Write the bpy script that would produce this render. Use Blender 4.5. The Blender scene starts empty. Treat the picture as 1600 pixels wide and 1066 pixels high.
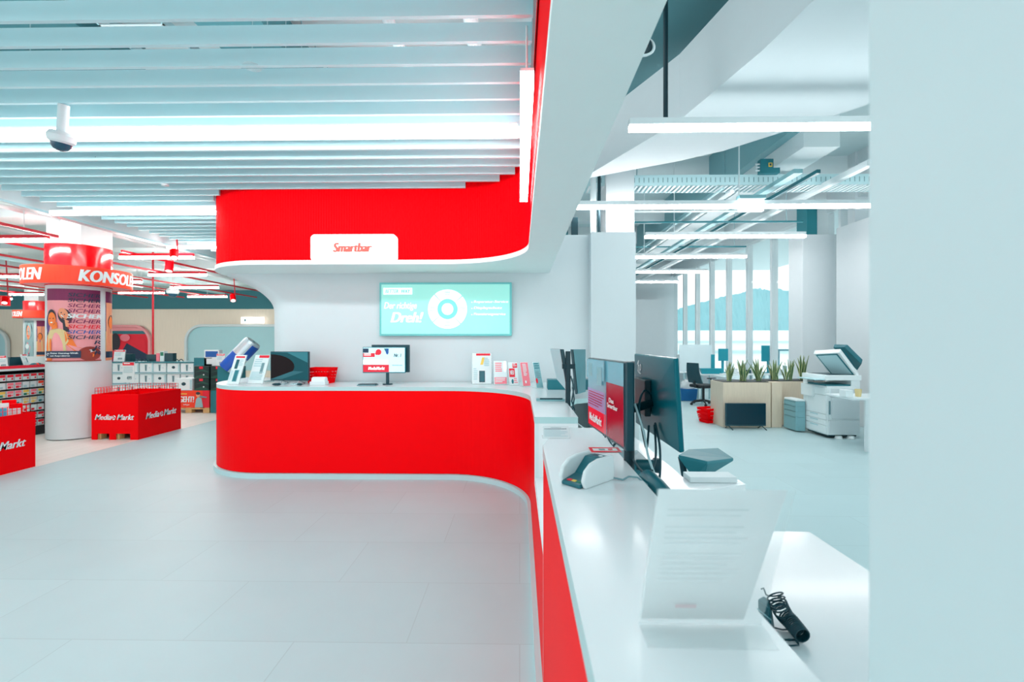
import bpy, math, random
from mathutils import Vector, Matrix
S = bpy.context.scene
COL = S.collection
random.seed(7)
PI = math.pi
# ------------------------------------------------------------ camera, world, exposure
H = 1.6; F = 711.0; YAW = math.radians(0.967)
cd = bpy.data.cameras.new('camera'); cam = bpy.data.objects.new('camera', cd); COL.objects.link(cam)
cam.location = (0, 0, H); cam.rotation_euler = (PI/2, 0, YAW)
cd.sensor_width = 36.0; cd.lens = F*36.0/1600.0; cd.clip_start = 0.02; cd.clip_end = 2000
cd.dof.use_dof = True; cd.dof.focus_distance = 3.2; cd.dof.aperture_fstop = 3.4
S.camera = cam
w = bpy.data.worlds.new('world'); S.world = w; w.use_nodes = True
w.node_tree.nodes['Background'].inputs[0].default_value = (0.95, 1.0, 1.0, 1)
w.node_tree.nodes['Background'].inputs[1].default_value = 0.95
S.view_settings.view_transform = 'Standard'; S.view_settings.look = 'None'
EXPO = 0.86; EK = 2**EXPO; S.view_settings.exposure = EXPO; S.view_settings.gamma = 1.0; S.view_settings.use_curve_mapping = False
LAMP = 13.0          # emission strength of the linear lamps
# ------------------------------------------------------------ unprojection helpers (metres from measured pixels)
FW = Vector((-math.sin(YAW), math.cos(YAW), 0)); RT = Vector((math.cos(YAW), math.sin(YAW), 0))
def ray(px, py): return FW + RT*((px-800)/F) + Vector((0, 0, (533-py)/F))
def atz(px, py, z): d = ray(px, py); t = (z-H)/d.z; return Vector((0, 0, H)) + d*t
def aty(px, py, y): d = ray(px, py); return Vector((0, 0, H)) + d*(y/d.y)
def atx(px, py, x): d = ray(px, py); return Vector((0, 0, H)) + d*(x/d.x)
# ------------------------------------------------------------ materials
def lin(c): return tuple((v/255/12.92 if v/255 <= .04045 else ((v/255+.055)/1.055)**2.4) for v in c)
MATS = {}
def mat(name, rgb, rough=.5, metal=0, emit=0, spec=.5, noise=0, nscale=6, stretch=None, alpha=1, trans=0, bump=0, coat=0, coat_r=.1, planks=None):
    m = bpy.data.materials.new(name); m.use_nodes = True
    nt = m.node_tree; b = nt.nodes['Principled BSDF']
    c = (*lin(rgb), 1)
    b.inputs['Base Color'].default_value = c; b.inputs['Roughness'].default_value = rough
    b.inputs['Metallic'].default_value = metal; b.inputs['Specular IOR Level'].default_value = spec
    if coat: b.inputs['Coat Weight'].default_value = coat; b.inputs['Coat Roughness'].default_value = coat_r
    if emit: b.inputs['Emission Color'].default_value = c; b.inputs['Emission Strength'].default_value = emit if emit > 5 else emit/EK
    if alpha < 1: b.inputs['Alpha'].default_value = alpha
    if trans: b.inputs['Transmission Weight'].default_value = trans
    tc = nt.nodes.new('ShaderNodeTexCoord'); mp = nt.nodes.new('ShaderNodeMapping')
    nt.links.new(tc.outputs['Object'], mp.inputs[0])
    if stretch: mp.inputs['Scale'].default_value = stretch
    nz = nt.nodes.new('ShaderNodeTexNoise'); nz.inputs['Scale'].default_value = nscale; nz.inputs['Detail'].default_value = 4
    nt.links.new(mp.outputs[0], nz.inputs['Vector'])
    src = None
    if planks:
        br = nt.nodes.new('ShaderNodeTexBrick'); w_, h_, mort, dark = planks
        br.inputs['Scale'].default_value = 1; br.inputs['Brick Width'].default_value = w_; br.inputs['Row Height'].default_value = h_
        br.inputs['Mortar Size'].default_value = mort; br.inputs['Mortar Smooth'].default_value = .3
        k = [v*dark for v in c[:3]]
        br.inputs['Color1'].default_value = c; br.inputs['Color2'].default_value = (*[v*.955 for v in c[:3]], 1)
        br.inputs['Mortar'].default_value = (*k, 1)
        nt.links.new(tc.outputs['Object'], br.inputs['Vector']); src = br.outputs['Color']
    n_ = noise if noise else 0.02
    mr = nt.nodes.new('ShaderNodeMapRange'); mr.inputs['To Min'].default_value = 1-n_; mr.inputs['To Max'].default_value = 1+n_*.5
    nt.links.new(nz.outputs['Fac'], mr.inputs['Value'])
    mx = nt.nodes.new('ShaderNodeMix'); mx.data_type = 'RGBA'; mx.blend_type = 'MULTIPLY'; mx.inputs['Factor'].default_value = 1
    if src: nt.links.new(src, mx.inputs['A'])
    else: mx.inputs['A'].default_value = c
    nt.links.new(mr.outputs[0], mx.inputs['B']); nt.links.new(mx.outputs['Result'], b.inputs['Base Color'])
    if bump:
        bp = nt.nodes.new('ShaderNodeBump'); bp.inputs['Strength'].default_value = bump; bp.inputs['Distance'].default_value = .01
        nt.links.new(nz.outputs['Fac'], bp.inputs['Height']); nt.links.new(bp.outputs[0], b.inputs['Normal'])
    MATS[name] = m; return m
WHITE = mat('white_paint', (218, 230, 233), .55)
WALL = mat('white_wall', (210, 220, 224), .6)
SOFF = mat('soffit_white', (238, 250, 249), .5)
LAM = mat('white_laminate', (232, 240, 243), .25, coat=.15)
PLINTH = mat('plinth_white', (190, 222, 226), .4)
EDGE = mat('counter_edge', (180, 216, 218), .35)
RED = mat('red_laminate', (255, 0, 12), .5, spec=.06)
REDRIB = mat('red_ribbed_panel', (250, 0, 14), .5, spec=.04)
REDG = mat('red_gloss', (250, 0, 18), .18, coat=.4)
REDPIPE = mat('red_metal_rail', (205, 10, 40), .45)
ORANGE = mat('orange_red_board', (255, 62, 25), .5)
SLAT = mat('slat_white', (192, 230, 237), .5)
CEIL = mat('ceiling_paint', (204, 224, 227), .7, noise=.04)
CEILD = mat('ceiling_dark', (70, 130, 138), .8)
FLOOR = mat('grey_vinyl_floor', (187, 214, 218), .45, spec=.2, noise=.05, nscale=2, planks=(1.2, .6, .0035, .86))
FLOORS = mat('pale_plank_floor', (236, 236, 230), .4, noise=.05, nscale=3, stretch=(8, 1, 1), planks=(.18, 1.2, .004, .8))
WOOD = mat('light_oak', (222, 208, 186), .5, noise=.16, nscale=9, stretch=(9, 9, .6))
OAKW = mat('oak_wall_panel', (244, 232, 214), .5, noise=.1, nscale=5, stretch=(6, 6, .3))
PALLET = mat('pallet_wood', (225, 180, 120), .7, noise=.2, nscale=12)
TEALBAND = mat('dark_teal_wall', (60, 128, 140), .7)
BLACK = mat('black_plastic', (0, 62, 74), .35)
BLACKM = mat('black_metal', (8, 50, 60), .4, metal=.3)
DTEAL = mat('dark_teal_plastic', (10, 98, 110), .4)
MTEAL = mat('teal_plastic', (30, 120, 132), .45)
TRUEBLACK = mat('black_steel', (14, 26, 32), .5)
MONB = mat('monitor_back', (0, 100, 114), .3, spec=.2)
SCRD = mat('dark_screen', (0, 48, 62), .2, spec=.3)
SCRM = mat('screen_maroon_curve', (16, 2, 8), .3, spec=.15)
SCRT = mat('screen_teal', (0, 78, 88), .3, spec=.2)
GREY = mat('light_grey_plastic', (178, 214, 220), .4)
GREY2 = mat('grey_blue_metal', (130, 180, 188), .45)
GREY3 = mat('mid_grey', (110, 150, 158), .5)
STEEL = mat('steel', (190, 215, 220), .25, metal=.9)
TURQ = mat('turquoise_display', (160, 236, 224), .3, emit=.2)
TURQD = mat('turquoise_frame', (110, 205, 205), .4)
LITW = mat('lit_white', (255, 255, 255), .4, emit=1.3)
DISPW = mat('display_white', (250, 255, 255), .4, emit=.5)
DISPB = mat('display_pale_blue', (190, 236, 244), .3, emit=.5)
DISPR = mat('display_red', (215, 5, 45), .3, emit=.25)
DISPM = mat('display_maroon', (135, 0, 35), .25, emit=.25)
DISPG = mat('display_grey_blue', (96, 150, 165), .2, emit=.3)
LAMPM = mat('lamp_diffuser', (250, 255, 255), .4, emit=12)
LAMPS = mat('lamp_diffuser_store', (255, 250, 244), .4, emit=42)
LAMPR = mat('lamp_diffuser_office', (255, 247, 245), .4, emit=22)
LAMPN = mat('lamp_diffuser_near', (250, 255, 255), .4, emit=11)
PAPER = mat('paper', (228, 240, 242), .6)
PAPERP = mat('pink_print', (250, 130, 145), .6)
PAPERR = mat('red_print', (238, 30, 55), .6)
PAPERG = mat('grey_print', (150, 185, 190), .6)
INK = mat('dark_ink', (40, 80, 95), .6)
NAVY = mat('navy_print', (20, 50, 80), .5)
BLUE = mat('blue_print', (20, 90, 170), .45)
CYANP = mat('cyan_print', (70, 180, 215), .5)
YEL = mat('yellow_print', (245, 205, 90), .5)
GREENP = mat('green_print', (40, 130, 100), .5)
SKIN = mat('skin_print', (240, 160, 120), .6)
SKIN2 = mat('skin_print_dark', (250, 130, 50), .6)
HAIR = mat('hair_print', (50, 50, 60), .6)
SHIRT = mat('sand_shirt_print', (222, 205, 150), .6)
PINKBG = mat('pink_print_ground', (245, 165, 170), .6)
MAUVE = mat('mauve_print', (130, 40, 90), .6)
BALL = mat('brown_ball_print', (155, 60, 50), .6)
XBOX = mat('black_green_carton', (16, 44, 44), .4)
XBOXG = mat('dark_green_print', (30, 80, 66), .4)
BLUEBOX = mat('blue_bin_plastic', (0, 100, 160), .5)
SILVER = mat('silver_can', (205, 222, 230), .3, metal=.5)
CANBLUE = mat('can_blue', (20, 85, 185), .35)
LEAF = mat('leaf_green', (70, 110, 72), .5, noise=.3, nscale=20)
LEAFE = mat('leaf_edge', (196, 206, 150), .5)
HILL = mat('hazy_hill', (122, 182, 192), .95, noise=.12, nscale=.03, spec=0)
OUTW = mat('outdoor_concrete', (240, 250, 252), .8)
BAG = mat('plastic_bag', (215, 225, 228), .35, noise=.2, nscale=14, bump=.6)
ACR = mat('clear_acrylic', (225, 242, 244), .12, alpha=.16)
SHEET = mat('sheet_in_acrylic', (244, 250, 252), .35, alpha=.78)
GLASS = mat('window_glass', (235, 250, 252), .05, alpha=.12)
FROST = mat('frosted_screen', (225, 245, 250), .3, alpha=.75)
SMOKE = mat('camera_dome_glass', (10, 70, 95), .08, coat=.5)
# ------------------------------------------------------------ mesh builder
class MB:
    def __init__(s): s.v = []; s.f = []; s.mi = []; s.ms = []
    def mat(s, m):
        if m not in s.ms: s.ms.append(m)
        return s.ms.index(m)
    def add(s, vs, fs, m):
        b = len(s.v); k = s.mat(m); s.v += [Vector(v) for v in vs]
        for f in fs: s.f.append(tuple(b+i for i in f)); s.mi.append(k)
        return s
    def box(s, x0, x1, y0, y1, z0, z1, m):
        x0, x1 = sorted((x0, x1)); y0, y1 = sorted((y0, y1)); z0, z1 = sorted((z0, z1))
        v = [(x, y, z) for z in (z0, z1) for y in (y0, y1) for x in (x0, x1)]
        return s.add(v, [(0,2,3,1),(4,5,7,6),(0,1,5,4),(2,6,7,3),(0,4,6,2),(1,3,7,5)], m)
    def obox(s, M, sx, sy, sz, m):
        v = [M @ Vector((x, y, z)) for z in (-sz/2, sz/2) for y in (-sy/2, sy/2) for x in (-sx/2, sx/2)]
        return s.add(v, [(0,2,3,1),(4,5,7,6),(0,1,5,4),(2,6,7,3),(0,4,6,2),(1,3,7,5)], m)
    def hexa(s, bot, top, m):   # 4 bottom pts ccw, 4 top pts
        return s.add(list(bot)+list(top), [(3,2,1,0),(4,5,6,7),(0,1,5,4),(1,2,6,5),(2,3,7,6),(3,0,4,7)], m)
    def cyl(s, p0, p1, r, m, n=16, r1=None, caps=True):
        p0 = Vector(p0); p1 = Vector(p1); d = (p1-p0).normalized(); r1 = r if r1 is None else r1
        a = d.orthogonal().normalized(); b = d.cross(a); v = []
        for p, q in ((p0, r), (p1, r1)):
            for i in range(n): t = 2*PI*i/n; v.append(p+a*q*math.cos(t)+b*q*math.sin(t))
        f = [(i, (i+1) % n, n+(i+1) % n, n+i) for i in range(n)]
        if caps: f += [tuple(reversed(range(n))), tuple(range(n, 2*n))]
        return s.add(v, f, m)
    def tube(s, pts, r, m, n=8):
        pts = [Vector(p) for p in pts]; v = []; f = []; N = len(pts); a = None
        for i, p in enumerate(pts):
            d = (pts[min(i+1, N-1)]-pts[max(i-1, 0)]).normalized()
            a = d.orthogonal().normalized() if a is None else (a-d*a.dot(d)).normalized()
            b = d.cross(a)
            rr = r[i] if isinstance(r, (list, tuple)) else r
            for k in range(n): t = 2*PI*k/n; v.append(p+a*rr*math.cos(t)+b*rr*math.sin(t))
        for i in range(N-1):
            for k in range(n): f.append((i*n+k, i*n+(k+1) % n, (i+1)*n+(k+1) % n, (i+1)*n+k))
        f += [tuple(reversed(range(n))), tuple(range((N-1)*n, N*n))]
        return s.add(v, f, m)
    def prism(s, poly, z0, z1, m, mtop=None):
        n = len(poly); A = sum(poly[i][0]*poly[(i+1) % n][1]-poly[(i+1) % n][0]*poly[i][1] for i in range(n))
        if A < 0: poly = poly[::-1]
        v = [(x, y, z0) for x, y in poly]+[(x, y, z1) for x, y in poly]
        s.add(v, [(i, (i+1) % n, n+(i+1) % n, n+i) for i in range(n)], m)
        s.add([(x, y, z0) for x, y in poly], [tuple(reversed(range(n)))], m)
        return s.add([(x, y, z1) for x, y in poly], [tuple(range(n))], mtop or m)
    def strip(s, path, z0, z1, m, z1s=None):   # vertical ribbon along a path
        n = len(path); v = [(x, y, z0) for x, y in path]+[(path[i][0], path[i][1], z1s[i] if z1s else z1) for i in range(n)]
        return s.add(v, [(i, i+1, n+i+1, n+i) for i in range(n-1)], m)
    def wall(s, pa, pb, z0, z1, m, mb=None, z1s=None):  # solid between outer path pa and inner path pb
        n = len(pa); zt = z1s or [z1]*n
        v = [(x, y, z0) for x, y in pa]+[(pa[i][0], pa[i][1], zt[i]) for i in range(n)]+[(x, y, z0) for x, y in pb]+[(pb[i][0], pb[i][1], zt[i]) for i in range(n)]
        a, b, c, d = 0, n, 2*n, 3*n
        s.add(v, [(a+i, b+i, b+i+1, a+i+1) for i in range(n-1)], m)
        fs = []
        for i in range(n-1): fs += [(c+i, c+i+1, d+i+1, d+i), (b+i, d+i, d+i+1, b+i+1), (a+i, a+i+1, c+i+1, c+i)]
        fs += [(a, c, d, b), (a+n-1, b+n-1, d+n-1, c+n-1)]
        return s.add(v, fs, mb or m)
    def lathe(s, prof, m, n=32, c=(0, 0), a0=0, a1=2*PI):   # prof [(r,z)]
        full = abs(a1-a0-2*PI) < 1e-6; k = n if full else n+1; v = []
        for r, z in prof:
            for i in range(k): t = a0+(a1-a0)*i/n; v.append((c[0]+r*math.cos(t), c[1]+r*math.sin(t), z))
        f = []
        for j in range(len(prof)-1):
            for i in range(n): i2 = (i+1) % k; f.append((j*k+i, j*k+i2, (j+1)*k+i2, (j+1)*k+i))
        return s.add(v, f, m)
    def ell(s, c, rx, ry, rz, m, n=14, k=8, M=None):
        v = []; f = []
        for j in range(k+1):
            ph = -PI/2+PI*j/k
            for i in range(n):
                t = 2*PI*i/n; p = Vector((rx*math.cos(ph)*math.cos(t), ry*math.cos(ph)*math.sin(t), rz*math.sin(ph)))
                if M: p = M @ p
                v.append(p+Vector(c))
        for j in range(k):
            for i in range(n): f.append((j*n+i, j*n+(i+1) % n, (j+1)*n+(i+1) % n, (j+1)*n+i))
        return s.add(v, f, m)
def tag(o, label=None, cat=None, group=None, kind=None):
    if label: o['label'] = label
    if cat: o['category'] = cat
    if group: o['group'] = group
    if kind: o['kind'] = kind
    return o
def thing(name, loc, label, cat, rz=0, group=None):
    o = bpy.data.objects.new(name, None); o.empty_display_size = .1; COL.objects.link(o)
    o.location = loc; o.rotation_euler = (0, 0, rz)
    return tag(o, label, cat, group)
def wm(o):
    m = Matrix.LocRotScale(o.location, o.rotation_euler, o.scale)
    return wm(o.parent) @ m if o.parent else m
def obj(name, mb, parent=None, world=False, smooth=False, bevel=0, label=None, cat=None, group=None, kind=None, seg=2):
    me = bpy.data.meshes.new(name)
    vs = mb.v
    if world and parent:
        inv = wm(parent).inverted(); vs = [inv @ v for v in vs]
    me.from_pydata([tuple(v) for v in vs], [], mb.f)
    for m in mb.ms: me.materials.append(m)
    me.polygons.foreach_set('material_index', mb.mi)
    if smooth:
        me.polygons.foreach_set('use_smooth', [True]*len(me.polygons))
    me.update()
    o = bpy.data.objects.new(name, me); COL.objects.link(o)
    if parent: o.parent = parent
    if smooth:
        try: me.set_sharp_from_angle(angle=math.radians(38))
        except Exception: pass
    if bevel:
        b = o.modifiers.new('bevel', 'BEVEL'); b.width = bevel; b.segments = seg; b.limit_method = 'ANGLE'; b.harden_normals = False
    tag(o, label, cat, group, kind); return o
def struct(name, mb, **k): return obj(name, mb, kind='structure', **k)
def one(name, mb, label, cat, group=None, center=True, **k):   # a thing that is one mesh, origin at base centre
    xs = [v.x for v in mb.v]; ys = [v.y for v in mb.v]; zs = [v.z for v in mb.v]
    c = Vector(((min(xs)+max(xs))/2, (min(ys)+max(ys))/2, min(zs)))
    mb.v = [v-c for v in mb.v]
    o = obj(name, mb, label=label, cat=cat, group=group, **k); o.location = c; return o
def dup(root, loc=None, rz=None, label=None, group=None):
    r = root.copy(); COL.objects.link(r)
    if loc is not None: r.location = loc
    if rz is not None: r.rotation_euler = (0, 0, rz)
    if label: r['label'] = label
    if group: r['group'] = group
    for ch in list(root.children):
        c = ch.copy(); COL.objects.link(c); c.parent = r
        for g in list(ch.children):
            d = g.copy(); COL.objects.link(d); d.parent = c
    return r
TXT = {}
def glyphs(s, bold=.02, shear=0):
    k = (s, bold, shear)
    if k not in TXT:
        c = bpy.data.curves.new('t', 'FONT'); c.body = s; c.size = 1; c.offset = bold; c.shear = shear; c.resolution_u = 3
        c.fill_mode = 'FRONT'
        o = bpy.data.objects.new('t', c); me = bpy.data.meshes.new_from_object(o)
        vs = [(v.co.x, v.co.y) for v in me.vertices]; fs = [tuple(p.vertices) for p in me.polygons]
        bpy.data.objects.remove(o); bpy.data.curves.remove(c); bpy.data.meshes.remove(me)
        x0 = min(v[0] for v in vs); x1 = max(v[0] for v in vs); y0 = min(v[1] for v in vs); y1 = max(v[1] for v in vs)
        TXT[k] = ([((v[0]-x0)/(x1-x0), (v[1]-y0)/(y1-y0)) for v in vs], fs)
    return TXT[k]
class Canvas:      # printed graphics on a surface, inside the part's own mesh
    def __init__(s, mb, fn, step=.0012, l0=1): s.mb = mb; s.fn = fn; s.l = l0; s.step = step
    def _p(s, pts, fs, m):
        s.mb.add([s.fn(u, v, s.l*s.step) for u, v in pts], fs, m); s.l += 1
    def poly(s, pts, m): s._p(pts, [tuple(range(len(pts)))], m)
    def rect(s, u0, v0, u1, v1, m, n=1):
        pts = []; fs = []
        for i in range(n+1): u = u0+(u1-u0)*i/n; pts += [(u, v0), (u, v1)]
        for i in range(n): fs.append((2*i, 2*i+2, 2*i+3, 2*i+1))
        s._p(pts, fs, m)
    def ell(s, u, v, ru, rv, m, n=20, rot=0):
        pts = []
        for i in range(n):
            a, b = ru*math.cos(2*PI*i/n), rv*math.sin(2*PI*i/n)
            pts.append((u+a*math.cos(rot)-b*math.sin(rot), v+a*math.sin(rot)+b*math.cos(rot)))
        s.poly(pts, m)
    def ring(s, u, v, ru, rv, k, a0, a1, m, n=16):
        pts = []; fs = []
        for i in range(n+1):
            t = a0+(a1-a0)*i/n; pts += [(u+ru*math.cos(t), v+rv*math.sin(t)), (u+k*ru*math.cos(t), v+k*rv*math.sin(t))]
        for i in range(n): fs.append((2*i, 2*i+2, 2*i+3, 2*i+1))
        s._p(pts, fs, m)
    def text(s, t, u0, v0, u1, v1, m, bold=.02, shear=0):
        vs, fs = glyphs(t, .004, shear); k = max(0, bold+.02)*1.6*(u1-u0)/len(t)
        for q in ((-1, 0, 1) if k > .0005 else (0,)):
            s._p([(u0+k+(u1-u0-2*k)*a+q*k, v0+(v1-v0)*b) for a, b in vs], fs, m); s.l -= .8
        s.l += 1
    def logo(s, u0, v0, u1, v1, m):    # the shop's slanted word mark with the swirl in its middle
        w_ = u1-u0; h_ = v1-v0
        s.text('Media', u0, v0, u0+.42*w_, v1, m, .02, .35)
        s.text('Markt', u0+.56*w_, v0, u1, v1, m, .02, .35)
        cu, cv = u0+.485*w_, v0+.42*h_
        for q in range(3): s.ring(cu, cv, .055*w_, .42*h_, .55, q*2*PI/3, q*2*PI/3+1.6, m, 8)
        s.ell(cu, cv, .015*w_, .12*h_, m, 10)
    def lines(s, u0, v0, u1, v1, n, m, fill=.45):
        st = (v1-v0)/n
        for i in range(n):
            e = u1-(u1-u0)*random.choice((0, .05, .1, .3)); s.rect(u0, v1-st*(i+fill), e, v1-st*i, m)
def plane_fn(O, U, V):
    O, U, V = Vector(O), Vector(U), Vector(V); N = U.cross(V).normalized()
    return lambda u, v, l: O+U*u+V*v+N*l
def lerp2(p, q, t): return (p[0]+(q[0]-p[0])*t, p[1]+(q[1]-p[1])*t)
ORD = ['first', 'second', 'third', 'fourth', 'fifth', 'sixth', 'seventh', 'eighth', 'ninth', 'tenth', 'eleventh', 'twelfth', 'thirteenth', 'fourteenth', 'fifteenth', 'sixteenth', 'seventeenth', 'eighteenth', 'nineteenth', 'twentieth']
def ordw(i): return ORD[i] if i < 20 else ['twenty-', 'thirty-', 'forty-'][(i+1)//10-2]+ORD[(i+1) % 10-1] if (i+1) % 10 else ['twentieth', 'thirtieth', 'fortieth'][(i+1)//10-2]
WALLN = mat('near_wall_white_shaded', (196, 216, 220), .6)  # same wall white, darkened so weaker light on the near wall is in its colour
CEILT = mat('ceiling_teal_panel', (96, 150, 158), .7)
# ============================================================ STRUCTURE
XL = 0.104; R1 = .934; C1 = (-.83, 4.33); C2 = (-3.05, 6.2); R2 = .936; YB = 5.264
def path(off=0, y0=.5, y1=None, end=PI/2, n1=26, n2=26, seg=False):
    """front outline of the counter and of the bulkhead above it, from the near end round to the left end"""
    p = [(XL-off, y0), (XL-off, C1[1])]
    for i in range(1, n1+1): t = PI/2*i/n1; p.append((C1[0]+(R1-off)*math.cos(t), C1[1]+(R1-off)*math.sin(t)))
    p.append((C2[0], YB-off))
    for i in range(1, n2+1): t = end*i/n2; p.append((C2[0]-(R2+off)*math.sin(t), C2[1]-(R2+off)*math.cos(t)))
    return p
# floors
struct('floor', MB().box(-6.15, 13, -2.5, 24, -.1, 0, FLOOR))
struct('floor_store', MB().box(-40, -6.15, -2.5, 24, -.1, .002, FLOORS))
# --- bulkhead over the counter: ribbed red face, white fascia and soffit
ZS = 2.49; ZR = 3.62
mb = MB(); P = path(0, -.6, end=PI, n2=40)
dens = []
for i in range(len(P)-1):
    (xa, ya), (xb, yb) = P[i], P[i+1]; L = math.hypot(xb-xa, yb-ya); n = max(1, round(L/.0075))
    nx, ny = (yb-ya)/L, -(xb-xa)/L      # left of travel is -x for the leg
    for k in range(n): t = k/n; dens.append((xa+(xb-xa)*t, ya+(yb-ya)*t, -nx, -ny))
rp = []
for i, (x, y, nx, ny) in enumerate(dens): d = .0035 if i % 4 in (1, 2) else 0; rp.append((x+nx*d, y+ny*d))
mb.strip(rp, ZS+.05, ZR, REDRIB)
struct('bulkhead_red_cladding', mb)
inner = [(-3.05, 7.13), (.385, 7.13), (.385, -.6)]
mb = MB(); mb.prism(path(-.012, -.6, end=PI, n2=40)+inner[1:2]+[(.385, 5.0), (.385, -.6)], ZS+.05, ZR+.05, WHITE)
struct('bulkhead_core', mb)
mb = MB(); mb.prism(path(.018, -.6, end=PI, n2=40)+[(.385, 7.13), (.385, -.6)], ZS-.0, ZS+.05, SOFF)
struct('bulkhead_soffit', mb, bevel=.006)
# --- wall behind the counter; its left end flares into the soffit like a mushroom neck
YW = 5.95; TH = .5
mb = MB(); z0 = 1.98; fr = ZS-z0; levels = [(0, 0)]+[(z0+fr*i/14, .66*(i/14)**2.1) for i in range(15)]
rings = []
for z, e in levels:
    r = .33; xc = -3.04-e; yc = YW+r
    ring = [(.385, YW+.66, z)]+[(xc+r*math.cos(PI/2+PI*i/24), (yc+r*math.sin(PI/2+PI*i/24)) if True else 0, z) for i in range(25)]+[(.385, YW, z)]
    rings.append(ring)
n = len(rings[0]); vs = [p for r_ in rings for p in r_]
fs = [(j*n+i, j*n+i+1, (j+1)*n+i+1, (j+1)*n+i) for j in range(len(rings)-1) for i in range(n-1)]
mb.add(vs, fs, WALL)
struct('wall_back', mb, smooth=True)
struct('wall_back_upper', MB().box(.385, .905, YW, YW+TH, 0, 2.985, WALL))
# boxed column by the wall, with the slimmer column rising behind
struct('column_box', MB().box(.905, 1.475, 5.8, 6.5, 0, 2.985, WALL), bevel=.004)
struct('column_upper', MB().box(aty(947, 300, 7.15).x, aty(991, 300, 7.15).x, 7.15, 7.6, 0, 5.3, WALL))
# near wall that fills the right edge of the photo
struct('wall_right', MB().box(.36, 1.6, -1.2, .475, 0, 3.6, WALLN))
# ceilings
struct('ceiling', MB().box(-6.5, .385, -1, 12, 4.5, 4.6, CEIL))
struct('ceiling_store', MB().box(-40, -6.05, -1, 24, 3.85, 3.95, CEIL))
struct('ceiling_store_edge', MB().box(-6.5, -6.42, 1, 22, 3.36, 3.85, WHITE).box(-6.52, -6.40, 1, 22, 3.33, 3.36, GREY))
struct('ceiling_rear', MB().box(-6.05, .385, 12, 24, 3.85, 3.95, CEIL))
struct('ceiling_office_panel', MB().box(.4, 4.6, .5, 8.4, 5.24, 5.3, CEILT))
struct('ceiling_office', MB().box(.385, 13, -1, 24, 5.3, 5.4, CEIL))
struct('wall_store_rear', MB().box(-40, .3, 20.0, 20.3, 0, 3.02, OAKW).box(-40, .3, 19.97, 20.3, 3.02, 3.85, TEALBAND))
struct('wall_plenum', MB().box(-6.5, -6.42, 1, 12, 3.95, 4.5, CEIL).box(-6.5, .385, 12, 12.1, 3.85, 4.6, CEIL))
# service wall that separates store and office behind the counter wall
struct('wall_divider', MB().box(.50, .9, 6.55, 20, 0, 3.0, WALL).box(.50, .9, 8.5, 20, 3.0, 5.3, MTEAL))
# diagonal concrete drop beam across the office ceiling
pts = [atz(930, 271, 4.0), atz(1062, 188, 4.0), atz(1190, 80, 4.0), atz(1272, 0, 4.0), atz(1420, -160, 4.0), atz(1700, -60, 4.0), atz(1352, 165, 4.0), atz(1240, 201, 4.0), atz(1130, 236, 4.0), atz(1060, 252, 4.0)]
pl = [(p.x, p.y) for p in pts]; pl[0] = (.9, pl[0][1]+.25)
pl = [(x, y) for x, y in pl]
mb = MB(); mb.prism(pl, 4.0, 4.72, WALL); struct('beam_drop', mb, bevel=.03)
# long downstand beams running away above the office
mb = MB()
mb.box(3.95, 4.45, 6.4, 20, 4.3, 5.3, WHITE)
struct('beam_office', mb)
struct('beam_office_side', MB().box(3.80, 3.95, 6.4, 20, 4.55, 5.3, GREY2))
mb = MB()
for y in (9.2, 12.0, 14.8, 17.6): mb.box(.9, 3.8, y, y+.3, 4.75, 5.3, WHITE).box(4.45, 6.6, y, y+.3, 4.75, 5.3, WHITE)
struct('beam_cross', mb)
# window wall of the office
XW = 6.6; WZ = 4.42; ys = [9.47+1.28*i for i in range(8)]
struct('wall_office_lintel', MB().box(XW, XW+.3, 6, 24, WZ, 5.4, WALL))
mb = MB().box(XW, XW+.2, 9.4, 20, 0, .35, WALL); struct('wall_office_sill', mb)
for i, y in enumerate(ys):
    k = thing('window_%d' % (i+1), (XW, y, .35), None, None); k['kind'] = 'structure'
    fr_ = MB()
    fr_.box(XW-.02, XW+.14, y-.045, y+.045, .35, WZ, WHITE).box(XW, XW+.1, y, y+1.28, .35, .43, WHITE).box(XW, XW+.1, y, y+1.28, WZ-.08, WZ, WHITE)
    fr_.box(XW+.02, XW+.08, y+.62, y+.68, .35, WZ, WHITE) if i % 3 == 5 else None
    obj('window_frame', fr_, k, world=True)
    obj('window_pane', MB().box(XW+.04, XW+.05, y+.05, y+1.25, .43, WZ-.08, GLASS), k, world=True)
struct('wall_office_far', MB().box(.9, XW+.3, 20.0, 20.2, 0, 5.3, WALL).box(1.2, 6.1, 19.2, 20.0, 0, 3.35, WALL))
# pillar and side wall right of the windows
a = aty(1232, 375, 10.2); b = aty(1299, 375, 9.7)
struct('pillar', MB().box(a.x, b.x+.2, 9.7, 10.2, 0, 3.85, WALL), bevel=.01)
struct('pillar_upper', MB().box(a.x+.38, b.x+.2, 9.9, 10.2, 3.85, 5.3, WHITE).box(a.x+.12, a.x+.34, 9.75, 10.1, 3.6, 4.5, MTEAL))
cX = 6.35
struct('wall_office_right', MB().box(cX, cX+.2, 5.0, 9.24, 0, 3.86, WALL), bevel=.01)
struct('wall_office_closing', MB().box(cX, 13, 3.0, 3.2, 0, 5.3, WALL).box(cX+.2, cX+3, 9.0, 9.2, 0, 5.3, WALL))
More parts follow.
